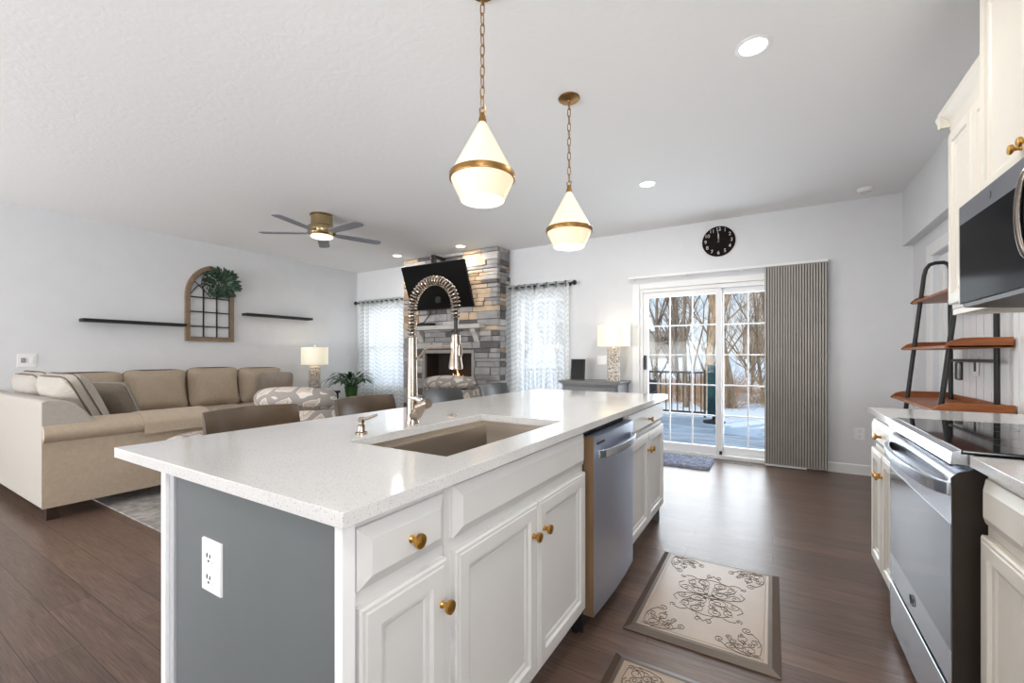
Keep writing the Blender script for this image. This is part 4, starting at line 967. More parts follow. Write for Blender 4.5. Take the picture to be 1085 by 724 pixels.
mb = MB(); mb.box(XL + .007, XL + .014, 1.222, 1.258, 1.12, 1.172, .003); build('dial', mb, plain('grey_dial', rgb(150, 150, 150), .5), t)
mb = MB(); mb.box(XL + .007, XL + .012, 1.285, 1.315, 1.11, 1.18, .003); build('rocker', mb, M['white'], t)
t = thing('power_outlet', 'white outlet on the panelled wall behind the ladder shelf', 'outlet', (XR - .014, 3.97, 1.13))
mb = MB(); mb.loft((XR - .0145, 4.01, 1.06), (0, -1, 0), (0, 0, 1), .08, .125, [(0, 0), (.001, .005), (.006, .007)]); build('cover_plate', mb, M['white'], t)
mb = MB(); mb.box(XR - .0245, XR - .0216, 3.955, 3.985, 1.09, 1.155, .001); build('socket', mb, M['dark'], t)

# ------------------------------------------------------------------ dresser, lamp and frame on the back wall
t = thing('console_dresser', 'low grey dresser against the back wall between window and glass door', 'dresser', (-1.95, 5.3, 0))
mb = MB(); mb.box(-2.31, -1.585, 5.09, 5.495, .06, .84); build('body', mb, M['dresser'], t)
mb = MB(); mb.prism([(-2.31, .8405), (-2.335, .855), (-2.352, .868), (-2.352, .882), (-1.545, .882), (-1.545, .868), (-1.56, .855), (-1.585, .8405)], 1, 5.045, 5.50); build('top', mb, M['dressertop'], t)
for k in range(3):
    z0 = .10 + .245 * k
    mb = MB(); mb.loft((-2.285, 5.09, z0), (1, 0, 0), (0, 0, 1), .675, .225, [(0, 0), (0, .012), (.008, .016), (.02, .016)]); p = build('drawer', mb, M['dresser'], t, ang=20)
    for x in (-2.12, -1.78): mb = MB(); mb.lathe([(0, 0), (.008, 0), (.006, .01), (.014, .02), (.012, .028), (0, .03)], (x, 5.074, z0 + .112), 14, RX(90)); build('knob', mb, M['black'], p)
for x in (-2.28, -1.62):
    for y in (5.11, 5.46): mb = MB(); mb.box(x - .025, x + .025, y - .018, y + .03, 0, .06, .004); build('foot', mb, M['dresser'], t)
def lamp(lab, x, y, z0, zs0, zs1, rs, rb, power, base):
    t = thing('table_lamp', lab, 'lamp', (x, y, z0))
    mb = MB(); mb.lathe([(0, z0), (rb * 1.05, z0), (rb * 1.05, z0 + .012), (rb, z0 + .014)] + [(rb * (1 + .05 * math.sin(i * 2.3)), z0 + .02 + (zs0 - .05 - z0) * i / 24) for i in range(25)] + [(rb * .5, zs0 - .02), (0, zs0 - .02)], (x, y, 0), 24); build('lamp_base', mb, base, t)
    mb = MB(); mb.cyl((x, y, zs0 - .025), (x, y, zs1 + .02), .006, 8); mb.lathe([(0, zs1 + .02), (.012, zs1 + .024), (.013, zs1 + .032), (0, zs1 + .045)], (x, y, 0), 12)
    for a in (0, 120, 240): mb.cyl((x, y, zs1 - .012), (x + rs * math.cos(R(a)), y + rs * math.sin(R(a)), zs1 - .012), .002, 6)
    build('stem', mb, M['chrome'], t)
    mb = MB(); mb.lathe([(rs, zs0), (rs, zs1), (rs - .003, zs1), (rs - .003, zs0), (rs, zs0)], (x, y, 0), 48); build('lamp_shade', mb, M['shade'], t)
    mb = MB(); mb.lathe([(0, zs0 + .06), (.02, zs0 + .07), (.03, zs0 + .11), (.02, zs0 + .14), (0, zs0 + .15)], (x, y, 0), 14); build('bulb', mb, M['bulb'], t)
    pl = bpy.data.lights.new('lamp_bulb', 'POINT'); pl.energy = power; pl.color = (1, .88, .7); pl.shadow_soft_size = .03
    o = bpy.data.objects.new('lamp_bulb', pl); COL.objects.link(o); o.parent = t; o.location = (.0, 0, zs1 - z0 - .03)
lamp('lit table lamp with white drum shade and textured base on the grey dresser', -1.70, 5.27, .882, 1.315, 1.575, .2, .078, .6, M['coral'])
t = thing('photo_frame', 'black tabletop frame leaning back on the left of the grey dresser', 'picture frame', (-2.15, 5.2, .882))
tm = T(-2.15, 5.215, 1.018) @ RZ(6) @ RX(-9)
mb = MB(); mb.loft((-.092, -.01, -.132), (1, 0, 0), (0, 0, 1), .184, .265, [(0, -.012), (0, .004), (.016, .004), (.018, 0), (.02, 0)]); mb.bm.transform(tm); build('frame', mb, M['matteblack'], t)
mb = MB(); mb.box(-.073, .073, -.0115, -.0105, -.113, .113); mb.bm.transform(tm); build('screen', mb, M['screen'], t)
mb = MB(); mb.box(-.05, .05, 0, .05, -.128, -.118, .002); mb.bm.transform(tm); build('stand', mb, M['matteblack'], t)

# ------------------------------------------------------------------ left wall decor
for y0, y1, z, lab in ((1.667, 2.67, 1.60, 'black floating wall shelf left of the arched window frame'), (3.43, 4.495, 1.81, 'black floating wall shelf right of the arched window frame')):
    mb = MB(); mb.box(XL + .001, XL + .155, y0, y1, z - .018, z + .018, .003); single(center(build('floating_shelf', mb, M['matteblack'])), lab, 'shelf')
t = thing('arched_window_frame', 'arched wooden window frame with black bars hung on the left wall', 'wall decor', (XL, 3.0, 1.39))
y0, y1, zb = 2.70, 3.305, 1.395; yc = (y0 + y1) / 2; zs = 2.02
def gothic(hw, z_base, z_spring, top, n=14):
    pts = [(-hw, z_base), (hw, z_base), (hw, z_spring)]
    for k in range(1, n + 1):
        a = (PI / 2) * k / n; pts.append((hw * math.cos(a) ** 1.15, z_spring + (top - z_spring) * math.sin(a) ** 1.0 * (1 - .06 * math.cos(a) * math.sin(a))))
    for k in range(n - 1, 0, -1):
        a = (PI / 2) * k / n; pts.append((-hw * math.cos(a) ** 1.15, z_spring + (top - z_spring) * math.sin(a) * (1 - .06 * math.cos(a) * math.sin(a))))
    pts.append((-hw, z_spring)); return [(yc + u, v) for u, v in pts]
outer = gothic((y1 - y0) / 2, zb, zs, 2.45); inner = gothic((y1 - y0) / 2 - .052, zb + .055, zs, 2.385)
b = bmesh.new(); rs_ = []
for X, P in ((XL + .001, outer), (XL + .045, outer), (XL + .045, inner), (XL + .001, inner)): rs_.append([b.verts.new((X, u, v)) for u, v in P])
for A, B in zip(rs_, rs_[1:] + rs_[:1]):
    for k in range(len(A)): b.faces.new((A[k], A[(k + 1) % len(A)], B[(k + 1) % len(A)], B[k]))
bmesh.ops.recalc_face_normals(b, faces=b.faces); mb = MB(); mb.add(b); build('wooden_frame', mb, M['framewood'], t)
mb = MB(); iy0, iy1 = y0 + .052, y1 - .052
for q in (1 / 3, 2 / 3): y = iy0 + (iy1 - iy0) * q; mb.box(XL + .012, XL + .026, y - .008, y + .008, zb + .05, 2.12 + .0)
for z in (1.60, 1.80, 2.0): mb.box(XL + .012, XL + .026, iy0, iy1, z - .008, z + .008)
mb.tube([(XL + .019, u, v) for u, v in inner], .012, 6, closed=True)
for s in (-1, 1):
    mb.tube([(XL + .019, yc + s * .085 * (1 - .0 * k), 2.12 + .0 * k) if k == 0 else (XL + .019, yc + s * (.085 + .02 * math.sin(k * .5)), 2.12 + .027 * k) for k in range(9)], .006, 6)
    mb.tube([(XL + .019, yc + s * .25, 2.02 + .0), (XL + .019, yc + s * .17, 2.14), (XL + .019, yc + s * .06, 2.22), (XL + .019, yc, 2.24)], .006, 6)
    mb.tube([(XL + .019, yc, 2.02), (XL + .019, yc + s * .09, 2.12), (XL + .019, yc + s * .2, 2.22)], .006, 6)
build('iron_grille', mb, M['black'], t)
def leaf(b, base, d, up, L, w, droop=.0, n=5):
    d = d.normalized(); side = d.cross(up); side = side.normalized() if side.length > 1e-4 else Vector((1, 0, 0)); pr = None; p = Vector(base)
    for i in range(n + 1):
        q = i / n; ww = w * math.sin(PI * min(1, .06 + q * .94)) ** .8 if q < 1 else 0.001
        cur = (b.verts.new(p - side * ww), b.verts.new(p + up * ww * .25), b.verts.new(p + side * ww))
        if pr:
            b.faces.new((pr[0], pr[1], cur[1], cur[0])); b.faces.new((pr[1], pr[2], cur[2], cur[1]))
        pr = cur; p = p + d * (L / n); d = (d + Vector((0, 0, -droop / n))).normalized()
t = thing('greenery_bunch', 'bunch of green artificial leaves hung on the top of the arched frame', 'greenery', (XL + .1, 3.1, 2.2))
rng = random.Random(5); b = bmesh.new()
c0 = Vector((XL + .06, 3.13, 2.23))
for k in range(330):
    a = rng.uniform(0, 2 * PI); rr_ = rng.uniform(.02, 1) ** .6; off = Vector((rng.uniform(0.0, .12) * (1.15 - rr_), .21 * rr_ * math.cos(a), .185 * rr_ * math.sin(a)))
    d = Vector((rng.uniform(.1, .9), math.cos(a) + rng.uniform(-.7, .7), math.sin(a) + rng.uniform(-.7, .7)))
    leaf(b, c0 + off, d, Vector((1, rng.uniform(-.4, .4), rng.uniform(-.4, .4))).normalized(), rng.uniform(.05, .085), rng.uniform(.012, .019), .3, 3)
mb = MB(); mb.add(b); build('leaves', mb, M['sage'], t)
mb = MB()
for k in range(10): a = 2 * PI * k / 10; mb.tube([c0 + Vector((.0, 0, 0)), c0 + Vector((.04, .1 * math.cos(a), .1 * math.sin(a))), c0 + Vector((.05, .2 * math.cos(a), .17 * math.sin(a)))], .003, 5)
build('stems', mb, M['green'], t)

# ------------------------------------------------------------------ sectional sofa
t = thing('sectional_sofa', 'large tan L-shaped sectional sofa along the left wall', 'sofa', (-5.6, 2.4, 0))
mb = MB()
mb.prism([(.90, .10), (.90, .862), (.93, .872), (1.02, .866), (1.08, .84), (1.13, .78), (1.19, .70), (1.22, .60), (1.22, .10)], 0, -6.62, -4.445, .012); build('back_frame', mb, M['sofa_pale_lit'], t)  # same fabric as the rest, its brighter light put into the colour
mb = MB(); mb.box(-6.70, -6.40, 1.23, 3.98, .10, .93, .03); build('back_frame', mb, M['sofa'], t)
mb = MB(); mb.box(-6.39, -4.76, 1.225, 1.93, .10, .40, .015); mb.box(-6.39, -5.72, 1.935, 3.70, .10, .40, .015); build('base', mb, M['sofa'], t)
mb = MB(); mb.box(-4.75, -4.44, 1.225, 1.945, .10, .565, .012); build('arm', mb, M['sofa'], t)
mb = MB(); m_ = 20
pf = [(-4.575 + .188 * math.cos(2 * PI * k / m_), .628 + .090 * math.sin(2 * PI * k / m_)) for k in range(m_)]
mb.prism(pf, 1, .906, 1.955); build('arm_roll', mb, M['sofa'], t, ang=50)
mb = MB(); mb.box(-4.443, -4.438, .902, 1.94, .10, .60); build('arm_panel', mb, M['sofa'], t)
mb = MB(); pf = [(-4.575 + .195 * math.cos(PI * k / 12), .630 + .095 * math.sin(PI * k / 12)) for k in range(13)]
inn = [(-4.575 + .191 * math.cos(PI * k / 12), .630 + .0915 * math.sin(PI * k / 12)) for k in range(12, -1, -1)]
pf = [(-4.378, .555)] + pf + [(-4.772, .58)]; inn = [(-4.768, .58)] + inn + [(-4.383, .555)]
mb.prism(pf + inn, 1, 1.47, 1.958); build('arm_cover', mb, M['sofa'], t, ang=50)
mb = MB(); mb.box(-6.60, -5.72, 3.70, 3.99, .10, .56, .015)
pf = [(3.845 + .155 * math.cos(2 * PI * k / m_), .61 + .09 * math.sin(2 * PI * k / m_)) for k in range(m_)]; mb.prism(pf, 0, -6.55, -5.70); build('arm', mb, M['sofa'], t, ang=50)
for (a, b_, c, d) in ((-6.38, -5.60, 1.24, 1.94), (-5.58, -4.77, 1.24, 1.94)):
    mb = MB(); mb.box(a, b_, c, d, .405, .55, .05, 4); build('seat_cushion', mb, M['sofa'], t)
for (c, d) in ((1.95, 2.53), (2.54, 3.11), (3.12, 3.69)):
    mb = MB(); mb.box(-6.38, -5.68, c, d, .405, .55, .05, 4); build('seat_cushion', mb, M['sofa'], t)
for (c, d, zt) in ((1.22, 1.92, 1.02), (1.90, 2.53, 1.03), (2.53, 3.14, 1.045), (3.13, 3.74, 1.03)):
    mt = T(-6.30, (c + d) / 2, (zt + .53) / 2) @ RY(-9) @ RZ(90); mb = MB(); mb.cushion((d - c) * 1.0, .30, zt - .53, mt); p = build('back_cushion', mb, M['sofa'], t, ang=80)
    mb = MB(); mb.rim(d - c, zt - .53, mt, .006, -.03); build('piping', mb, M['piping'], p)
for (a, b_) in ((-6.32, -5.52), (-5.50, -4.70)):
    mt = T((a + b_) / 2, 1.225, .795) @ RX(24); mb = MB(); mb.cushion(b_ - a, .27, .54, mt); p = build('back_cushion', mb, M['sofa_pale_lit'], t, ang=80)
    mb = MB(); mb.rim(b_ - a, .54, mt, .006, .03); mb.rim(b_ - a, .54, mt, .006, -.03); build('piping', mb, M['piping'], p)
for x, y in ((-4.52, .97), (-4.52, 1.88), (-6.55, .97), (-6.6, 3.9), (-5.8, 3.9)):
    mb = MB(); mb.prism([(x - .03, 0), (x + .03, 0), (x + .035, .1), (x - .035, .1)], 1, y - .035, y + .035); build('leg', mb, M['stoolwood'], t)
def pillow(lab, mt, w, h, d, mat):
    t = thing('throw_pillow', lab, 'pillow', mt.translation - Vector((0, 0, h / 2)))
    mb = MB(); mb.cushion(w, d, h, mt, n=9); build('cover', mb, mat, t, ang=80)
    mb = MB(); mb.rim(w, h, mt, .006, 0); build('piping', mb, M['sofa_pale_lit'], t)
pillow('dark taupe throw pillow leaning in the sofa corner beside the pale cushion', T(-5.44, 1.60, .755) @ RZ(24) @ RX(24), .40, .41, .16, M['pillow'])
pillow('square grey-taupe throw pillow at the far end of the sofa', T(-6.04, 3.52, .76) @ RZ(72) @ RX(14), .44, .43, .16, m_weave('greige_pillow_weave', rgb(140, 130, 118), rgb(176, 164, 152)))

# end table, lamp and plant in the far corner
t = thing('end_table', 'small dark end table beside the sofa carrying the lit lamp', 'table', (-6.3, 4.30, 0))
mb = MB(); mb.box(-6.58, -6.02, 4.04, 4.58, .595, .63, .006); build('tabletop', mb, M['stoolwood'], t)
for x in (-6.54, -6.06):
    for y in (4.08, 4.54): mb = MB(); mb.box(x - .02, x + .02, y - .02, y + .02, 0, .594, .003); build('leg', mb, M['stoolwood'], t)
mb = MB(); mb.box(-6.52, -6.08, 4.10, 4.52, .18, .20); build('lower_shelf', mb, M['stoolwood'], t)
lamp('lit table lamp with cream drum shade and mottled base beside the sofa', -6.3, 4.31, .63, 1.055, 1.33, .2, .085, 1.6, M['coral'])
t = thing('plant_stand', 'small dark round plant stand left of the far window', 'stand', (-5.98, 4.76, 0))
mb = MB(); mb.lathe([(0, .47), (.15, .47), (.155, .48), (.15, .495), (0, .495)], (-5.98, 4.76, 0), 28); build('top', mb, M['stoolwood'], t)
for k in range(3): a = R(30 + 120 * k); mb = MB(); mb.tube([(-5.98 + .1 * math.cos(a), 4.76 + .1 * math.sin(a), .47), (-5.98 + .15 * math.cos(a), 4.76 + .15 * math.sin(a), 0)], .014, 8); build('leg', mb, M['stoolwood'], t)
t = thing('potted_plant', 'leafy peace lily in a green pot before the far left curtain', 'plant', (-5.98, 4.76, .495))
mb = MB(); mb.lathe([(0, .495), (.075, .495), (.085, .51), (.105, .66), (.115, .69), (.108, .69), (.095, .66), (0, .655)], (-5.98, 4.76, 0), 28); build('pot', mb, M['potgreen'], t)
rng = random.Random(3); b = bmesh.new(); mbs = MB()
for k in range(84):
    a = rng.uniform(0, 2 * PI); el = rng.uniform(.7, 1.45); base = Vector((-5.98 + .04 * math.cos(a), 4.76 + .04 * math.sin(a), .67))
    d = Vector((math.cos(a) * math.cos(el), math.sin(a) * math.cos(el), math.sin(el))); sl = rng.uniform(.12, .24); pts = []; p = base.copy(); dd = d.copy()
    for i in range(5): pts.append(p.copy()); p = p + dd * sl / 4; dd = (dd + Vector((math.cos(a) * .12, math.sin(a) * .12, -.04))).normalized()
    mbs.tube(pts, .0035, 5); up = Vector((-math.cos(a) * math.sin(el), -math.sin(a) * math.sin(el), math.cos(el)))
    if up.z < 0: up = -up
    leaf(b, pts[-1], dd, up, rng.uniform(.18, .30), rng.uniform(.020, .032), rng.uniform(.9, 2.0), 7)
mb = MB(); mb.add(b); build('leaves', mb, M['green'], t); build('stems', mbs, M['green'], t)

# ------------------------------------------------------------------ patterned armchairs, ottoman, bar stools
def armchair(lab, x, y, rz):
    t = thing('armchair', lab, 'armchair', (x, y, 0), rz, world=False)
    # front of the chair is +y, back towards -y
    mb = MB()
    pf = []
    for k in range(21):
        a = PI + PI * k / 20; pf.append((.43 * math.cos(a), .42 * math.sin(a)))
    inn = [(u * .72, v * .72) for u, v in reversed(pf)]
    poly = [(.43, .32)] + [] ; outl = [(-.43, .34)] + pf + [(.43, .34), (.31, .34)] + inn + [(-.31, .34)]
    mb.prism(outl, 2, .12, .735, .02); build('barrel_back', mb, M['leaf_fabric'], t, ang=50)
    pts = [(.40 * math.cos(R(a)), .02 + .40 * math.sin(R(a)) , .735 + .055 * math.sin(R(-a)) ** 2) for a in range(212, 322, 6)]; pts = [(u, v, w_ + .06) for u, v, w_ in pts]
    mb = MB(); mb.tube(pts, [.055] + [.085] * (len(pts) - 2) + [.055], 14); build('back_roll', mb, M['leaf_fabric'], t, ang=60)
    mb = MB(); mb.box(-.30, .30, -.27, .37, .30, .46, .06, 4); build('seat_cushion', mb, M['leaf_fabric'], t)
    mb = MB(); mb.box(-.30, .30, -.26, .33, .12, .295, .02); build('seat_base', mb, M['leaf_fabric'], t)
    mb = MB(); mb.lathe([(0, 0), (.27, 0), (.27, .03), (.2, .05), (.2, .119), (0, .119)], (0, 0, 0), 28); build('swivel_base', mb, M['stoolwood'], t)
armchair('grey leaf-print barrel armchair near the sofa, behind the first two bar stools', -3.66, 2.48, R(30))
armchair('grey leaf-print barrel armchair in front of the fireplace', -3.86, 4.86, R(24))
t = thing('ottoman', 'round leaf-print ottoman on the rug, peeking past the first bar stool', 'ottoman', (-3.72, 1.66, 0))
mb = MB(); mb.lathe([(0, .12), (.27, .12), (.29, .15), (.29, .53), (.27, .57), (.22, .59), (0, .6)], (-3.72, 1.66, 0), 36); build('cushion', mb, M['leaf_fabric'], t)
mb = MB(); mb.lathe([(0, 0), (.24, 0), (.24, .119), (0, .119)], (-3.72, 1.66, 0), 24); build('base', mb, M['stoolwood'], t)

def stool(lab, y, mat, x=-1.98):
    t = thing('bar_stool', lab, 'bar stool', (x, y + .05, 0), 0, group='bar stools along the island', world=False)
    mb = MB(); mb.box(-.20, .22, -.21, .21, .60, .68, .03, 3); build('seat', mb, mat, t)
    mb = MB(); b = bmesh.new(); n = 12; rows = 6; fr = []; bk = []
    for r_ in range(rows + 1):
        z = .70 + .232 * r_ / rows; A = []; B = []
        for k in range(n + 1):
            q = k / n * 2 - 1; y_ = .225 * q; xx = -.17 - .05 * (1 - q * q) - .06 * r_ / rows
            hh = .005 * (1 - q * q) if r_ == rows else 0
            th = .05 - .022 * (abs(q) > .99) - .02 * (r_ in (0, rows))
            A.append(b.verts.new((xx + th / 2, y_, z + hh))); B.append(b.verts.new((xx - th / 2, y_, z + hh)))
        fr.append(A); bk.append(B)
    for r_ in range(rows):
        for k in range(n):
            b.faces.new((fr[r_][k], fr[r_][k + 1], fr[r_ + 1][k + 1], fr[r_ + 1][k])); b.faces.new((bk[r_][k + 1], bk[r_][k], bk[r_ + 1][k], bk[r_ + 1][k + 1]))
    for k in range(n):
        b.faces.new((fr[rows][k], fr[rows][k + 1], bk[rows][k + 1], bk[rows][k])); b.faces.new((bk[0][k], bk[0][k + 1], fr[0][k + 1], fr[0][k]))
    for r_ in range(rows):
        b.faces.new((bk[r_][0], fr[r_][0], fr[r_ + 1][0], bk[r_ + 1][0])); b.faces.new((fr[r_][n], bk[r_][n], bk[r_ + 1][n], fr[r_ + 1][n]))
    bmesh.ops.recalc_face_normals(b, faces=b.faces); mb.add(b); build('backrest', mb, mat, t, ang=50)
    for sx_ in (-1, 1):
        for sy_ in (-1, 1):
            mb = MB(); mb.tube([(.17 * sx_ + .01, .17 * sy_, .60), (.20 * sx_ + .01, .20 * sy_, 0)], [.02, .015], 8); build('leg', mb, M['stoolwood'], t)
    mb = MB()
    for sy_ in (-1, 1): mb.cyl((-.185, .195 * sy_, .2), (.205, .195 * sy_, .2), .010, 8)
    mb.cyl((.20, -.195, .2), (.20, .195, .2), .010, 8); build('footrest', mb, M['black'], t)
    mb = MB()
    for sy_ in (-1, 1): mb.tube([(-.17, .15 * sy_, .61), (-.205, .15 * sy_, .73)], .014, 8)
    build('back_supports', mb, M['stoolwood'], t)
for y, lab, mt in ((1.126, 'brown leather bar stool at the near end of the island', M['leather']), (1.817, 'second brown leather bar stool, left of the faucet', M['leather']),
                   (2.56, 'charcoal leather bar stool just right of the faucet column', M['leatherb']), (3.28, 'farthest charcoal leather bar stool at the far island end', M['leatherb'])): stool(lab, y, mt)

# ------------------------------------------------------------------ floor coverings
mb = MB(); mb.box(-5.60, -2.35, 1.27, 4.35, .0, .01, .003); single(center(build('area_rug', mb, M['arearug'])), 'large faded grey area rug under the sofa seating', 'rug')
mb = MB(); b = bmesh.new(); rng = random.Random(2); nx, ny = 70, 44; g = []
for j in range(ny + 1):
    row = []
    for i in range(nx + 1):
        e = min(i, nx - i, j, ny - j); x = -1.42 + .86 * i / nx + rng.uniform(-.004, .004); y = 4.90 + .52 * j / ny + rng.uniform(-.004, .004)
        row.append(b.verts.new((x, y, .001 if e == 0 else .018 + rng.uniform(0, .016))))
    g.append(row)
for j in range(ny):
    for i in range(nx): b.faces.new((g[j][i], g[j][i + 1], g[j + 1][i + 1], g[j + 1][i]))
b.faces.new([g[0][i] for i in range(nx, -1, -1)] + [g[j][0] for j in range(1, ny + 1)] + [g[ny][i] for i in range(1, nx + 1)] + [g[j][nx] for j in range(ny - 1, 0, -1)])
mb.add(b); single(center(build('door_rug', mb, M['shagrug'])), 'small blue shag rug on the floor at the glass door', 'rug')
t = thing('floor_vent', 'narrow metal floor vent in front of the glass door', 'vent', (-.33, 5.40, 0))
mb = MB(); mb.box(-.48, -.18, 5.36, 5.45, 0, .004, .001); build('frame', mb, plain('vent_metal', rgb(120, 116, 112), .4, .7), t)
mb = MB()
for k in range(20): mb.box(-.468 + .0142 * k, -.460 + .0142 * k, 5.372, 5.438, .0042, .0055)
build('louvres', mb, M['dark'], t)
def spiral(cx, cy, r0, turns, a0, sgn, n=26):
    out = []
    for k in range(n + 1):
        q = k / n; a = a0 + sgn * turns * 2 * PI * q; r_ = r0 * (1 - .86 * q); out.append((cx + r_ * math.cos(a), cy + r_ * math.sin(a)))
    return out
def floor_mat(lab, x0, x1, y0, y1):
    cx, cy = (x0 + x1) / 2, (y0 + y1) / 2; t = thing('kitchen_mat', lab, 'mat', (cx, cy, 0))
    w, h = x1 - x0, y1 - y0; b = bmesh.new()
    mb = MB(); mb.loft((x0, y0, 0), (1, 0, 0), (0, 1, 0), w, h, [(0, 0), (.0, .006), (.03, .0165), (.044, .0168)]); build('bevelled_edge', mb, M['matedge'], t, ang=15)
    mb = MB(); mb.loft((x0 + .044, y0 + .044, .0168), (1, 0, 0), (0, 1, 0), w - .088, h - .088, [(0, 0), (.002, .0012), (.008, .0012), (.010, .0004), (.014, .0004), (.016, .0016), (.022, .0016)]); build('top_pad', mb, M['mat'], t, ang=10)
    mb = MB(); z = .0186
    def line(P, r_=.0014): mb.tube([(cx + u, cy + v, z) for u, v in P], r_, 5)
    for sx_ in (-1, 1):
        for sy_ in (-1, 1):
            qx, qy = w / 2 - .085, h / 2 - .085; KX, KY, KS = qx, qy, .66
            f = lambda P: line([(sx_ * (KX + (u - KX) * KS), sy_ * (KY + (v - KY) * KS)) for u, v in P])
            # corner flourish
            f(spiral(qx - .03, qy - .01, .055, 1.6, 0, 1)); f(spiral(qx - .005, qy - .105, .035, 1.5, 1.2, -1)); f(spiral(qx - .13, qy - .005, .036, 1.5, 2.2, 1))
            f([(qx + .025, qy - .01), (qx + .03, qy - .08), (qx + .01, qy - .15), (qx - .03, qy - .20)]); f(spiral(qx - .055, qy - .215, .036, 1.5, .5, 1))
            f([(qx - .03, qy + .045), (qx - .09, qy + .04), (qx - .15, qy + .02), (qx - .19, qy - .02)]); f(spiral(qx - .20, qy - .045, .030, 1.4, 1.2, 1))
            f([(qx - .06, qy - .05), (qx - .10, qy - .09), (qx - .10, qy - .13)]); f(spiral(qx - .085, qy - .145, .018, 1.3, 2.8, -1)); f(spiral(qx - .07, qy - .085, .02, 1.3, .4, 1))
            if sx_ * sy_ > 0 or True:
                f(spiral(qx - .09, qy - .03, .03, 1.4, 3.6, -1)); f(spiral(qx - .03, qy - .07, .024, 1.4, 5.2, 1)); f(spiral(qx - .12, qy - .06, .028, 1.5, .2, 1))
                f([(qx + .0, qy + .03), (qx - .05, qy + .0), (qx - .07, qy - .05), (qx - .05, qy - .12), (qx - .09, qy - .17)]); f([(qx - .02, qy + .02), (qx - .08, qy + .02), (qx - .13, qy - .02), (qx - .16, qy - .08)])
                f(spiral(qx - .155, qy - .095, .022, 1.3, 1.2, -1)); f(spiral(qx + .005, qy + .02, .02, 1.2, 0, 1))
            # centre medallion quarter
            KX, KY, KS = 0, 0, .86
            f(spiral(.055, .05, .05, 1.7, 2.4, 1)); f(spiral(.13, .045, .035, 1.5, 3.4, -1)); f(spiral(.05, .15, .04, 1.6, 4.2, -1)); f(spiral(.11, .125, .03, 1.4, 1.2, 1)); f(spiral(.03, .10, .026, 1.5, .4, 1)); f(spiral(.09, .085, .024, 1.4, 5, -1)); f(spiral(.015, .025, .016, 1.3, 3, 1)); f([(0, .0), (.035, .045), (.03, .10), (.07, .14), (.06, .19)]); f([(.02, .06), (.08, .07), (.12, .10), (.13, .15)])
            f([(.02, .01), (.06, .0), (.11, .012), (.16, .04), (.175, .08), (.15, .115)]); f([(.0, .2), (.03, .195), (.08, .18), (.11, .155)])
            f([(.0, .26), (.015, .235), (.03, .225), (.04, .20)]); f(spiral(.022, .245, .02, 1.2, 1.6, -1)); f([(.09, .185), (.12, .2), (.15, .19)]); f(spiral(.16, .175, .018, 1.2, 1, -1))
    build('scroll_relief', mb, M['matline'], t)
floor_mat('large taupe kitchen mat with scroll relief between island and range', -.56, .028, 1.865, 2.725)
floor_mat('second taupe scroll kitchen mat cut off at the bottom edge', -.535, .05, .80, 1.695)

# ------------------------------------------------------------------ outdoors
mb = MB(); mb.box(-60, 60, 5.75, 10.4, -.50, -.42); b = bmesh.new(); rng = random.Random(8); nx, ny = 60, 40; g = []
for j in range(ny + 1):
    row = []
    for i in range(nx + 1):
        y = 8.05 + 62 * (j / ny) ** 1.6; x = -60 + 120 * i / nx
        z = -.32 - .012 * (y - 8) + .12 * math.sin(x * .31 + y * .2) * min(1, (y - 8) / 6) + (0 if y < 24 else .055 * (y - 24)); row.append(b.verts.new((x, y, z)))
    g.append(row)
for j in range(ny):
    for i in range(nx): b.faces.new((g[j][i], g[j][i + 1], g[j + 1][i + 1], g[j + 1][i]))
mb.add(b); o = struct('ground', mb, M['snow'], ang=180)
mb = MB(); mb.box(-8, 4, 5.69, 8.1, -.20, -.12); mb.box(-8, -.9, 8.1, 10.1, -.20, -.12); struct('deck', mb, M['deck'])
t = thing('deck_railing', 'dark metal deck railing with thin balusters beyond the glass door', 'railing', (-3.4, 10.0, -.12))
mb = MB(); mb.box(-7.0, -1.22, 9.97, 10.03, .82, .86, .005); mb.box(-7.0, -1.22, 9.98, 10.02, -.04, 0.0, .004); build('rails', mb, M['patio'], t)
for k in range(48):
    x = -6.95 + .12 * k; mb = MB(); mb.box(x - .010, x + .010, 9.99, 10.01, 0.0, .82); build('baluster', mb, M['patio'], t)
for x in (-7.0, -5.0, -2.9, -1.24): mb = MB(); mb.box(x - .022, x + .022, 9.978, 10.022, -.12, .90, .004); build('post', mb, M['patio'], t)
t = thing('patio_umbrella', 'closed dark green patio umbrella standing at the end of the deck railing', 'umbrella', (-1.03, 9.3, -.12))
mb = MB(); mb.lathe([(0, 1.02), (.06, 1.02), (.075, .98), (.085, .7), (.10, .4), (.125, .05), (.11, .02), (0, .02)], (-1.03, 9.3, 0), 20)
for v in mb.bm.verts: v.co.x += .05 * (1 - v.co.z); 
build('canopy', mb, M['umbrella'], t)
mb = MB(); mb.lathe([(0, -.12), (.2, -.12), (.2, -.08), (.04, -.05), (.025, .02), (0, .02)], (-.985, 9.3, 0), 20); build('base', mb, M['patio'], t)
t = thing('patio_chair', 'dark outdoor armchair on the deck behind the island corner', 'chair', (-1.98, 7.5, -.12))
mb = MB(); mb.box(-2.23, -1.73, 7.25, 7.75, .28, .33, .01); build('seat', mb, M['patio'], t)
mb = MB(); mb.box(-2.23, -1.73, 7.72, 7.77, .34, .78, .02); build('backrest', mb, M['patio'], t)
for x in (-2.23, -1.73): mb = MB(); mb.tube([(x, 7.28, .28), (x, 7.27, .52), (x, 7.32, .56), (x, 7.5, .57), (x, 7.74, .57)], .022, 8); build('armrest', mb, M['patio'], t)
for x in (-2.2, -1.76):
    for y in (7.28, 7.72): mb = MB(); mb.cyl((x, y, -.12), (x, y, .28), .018, 8); build('leg', mb, M['patio'], t)

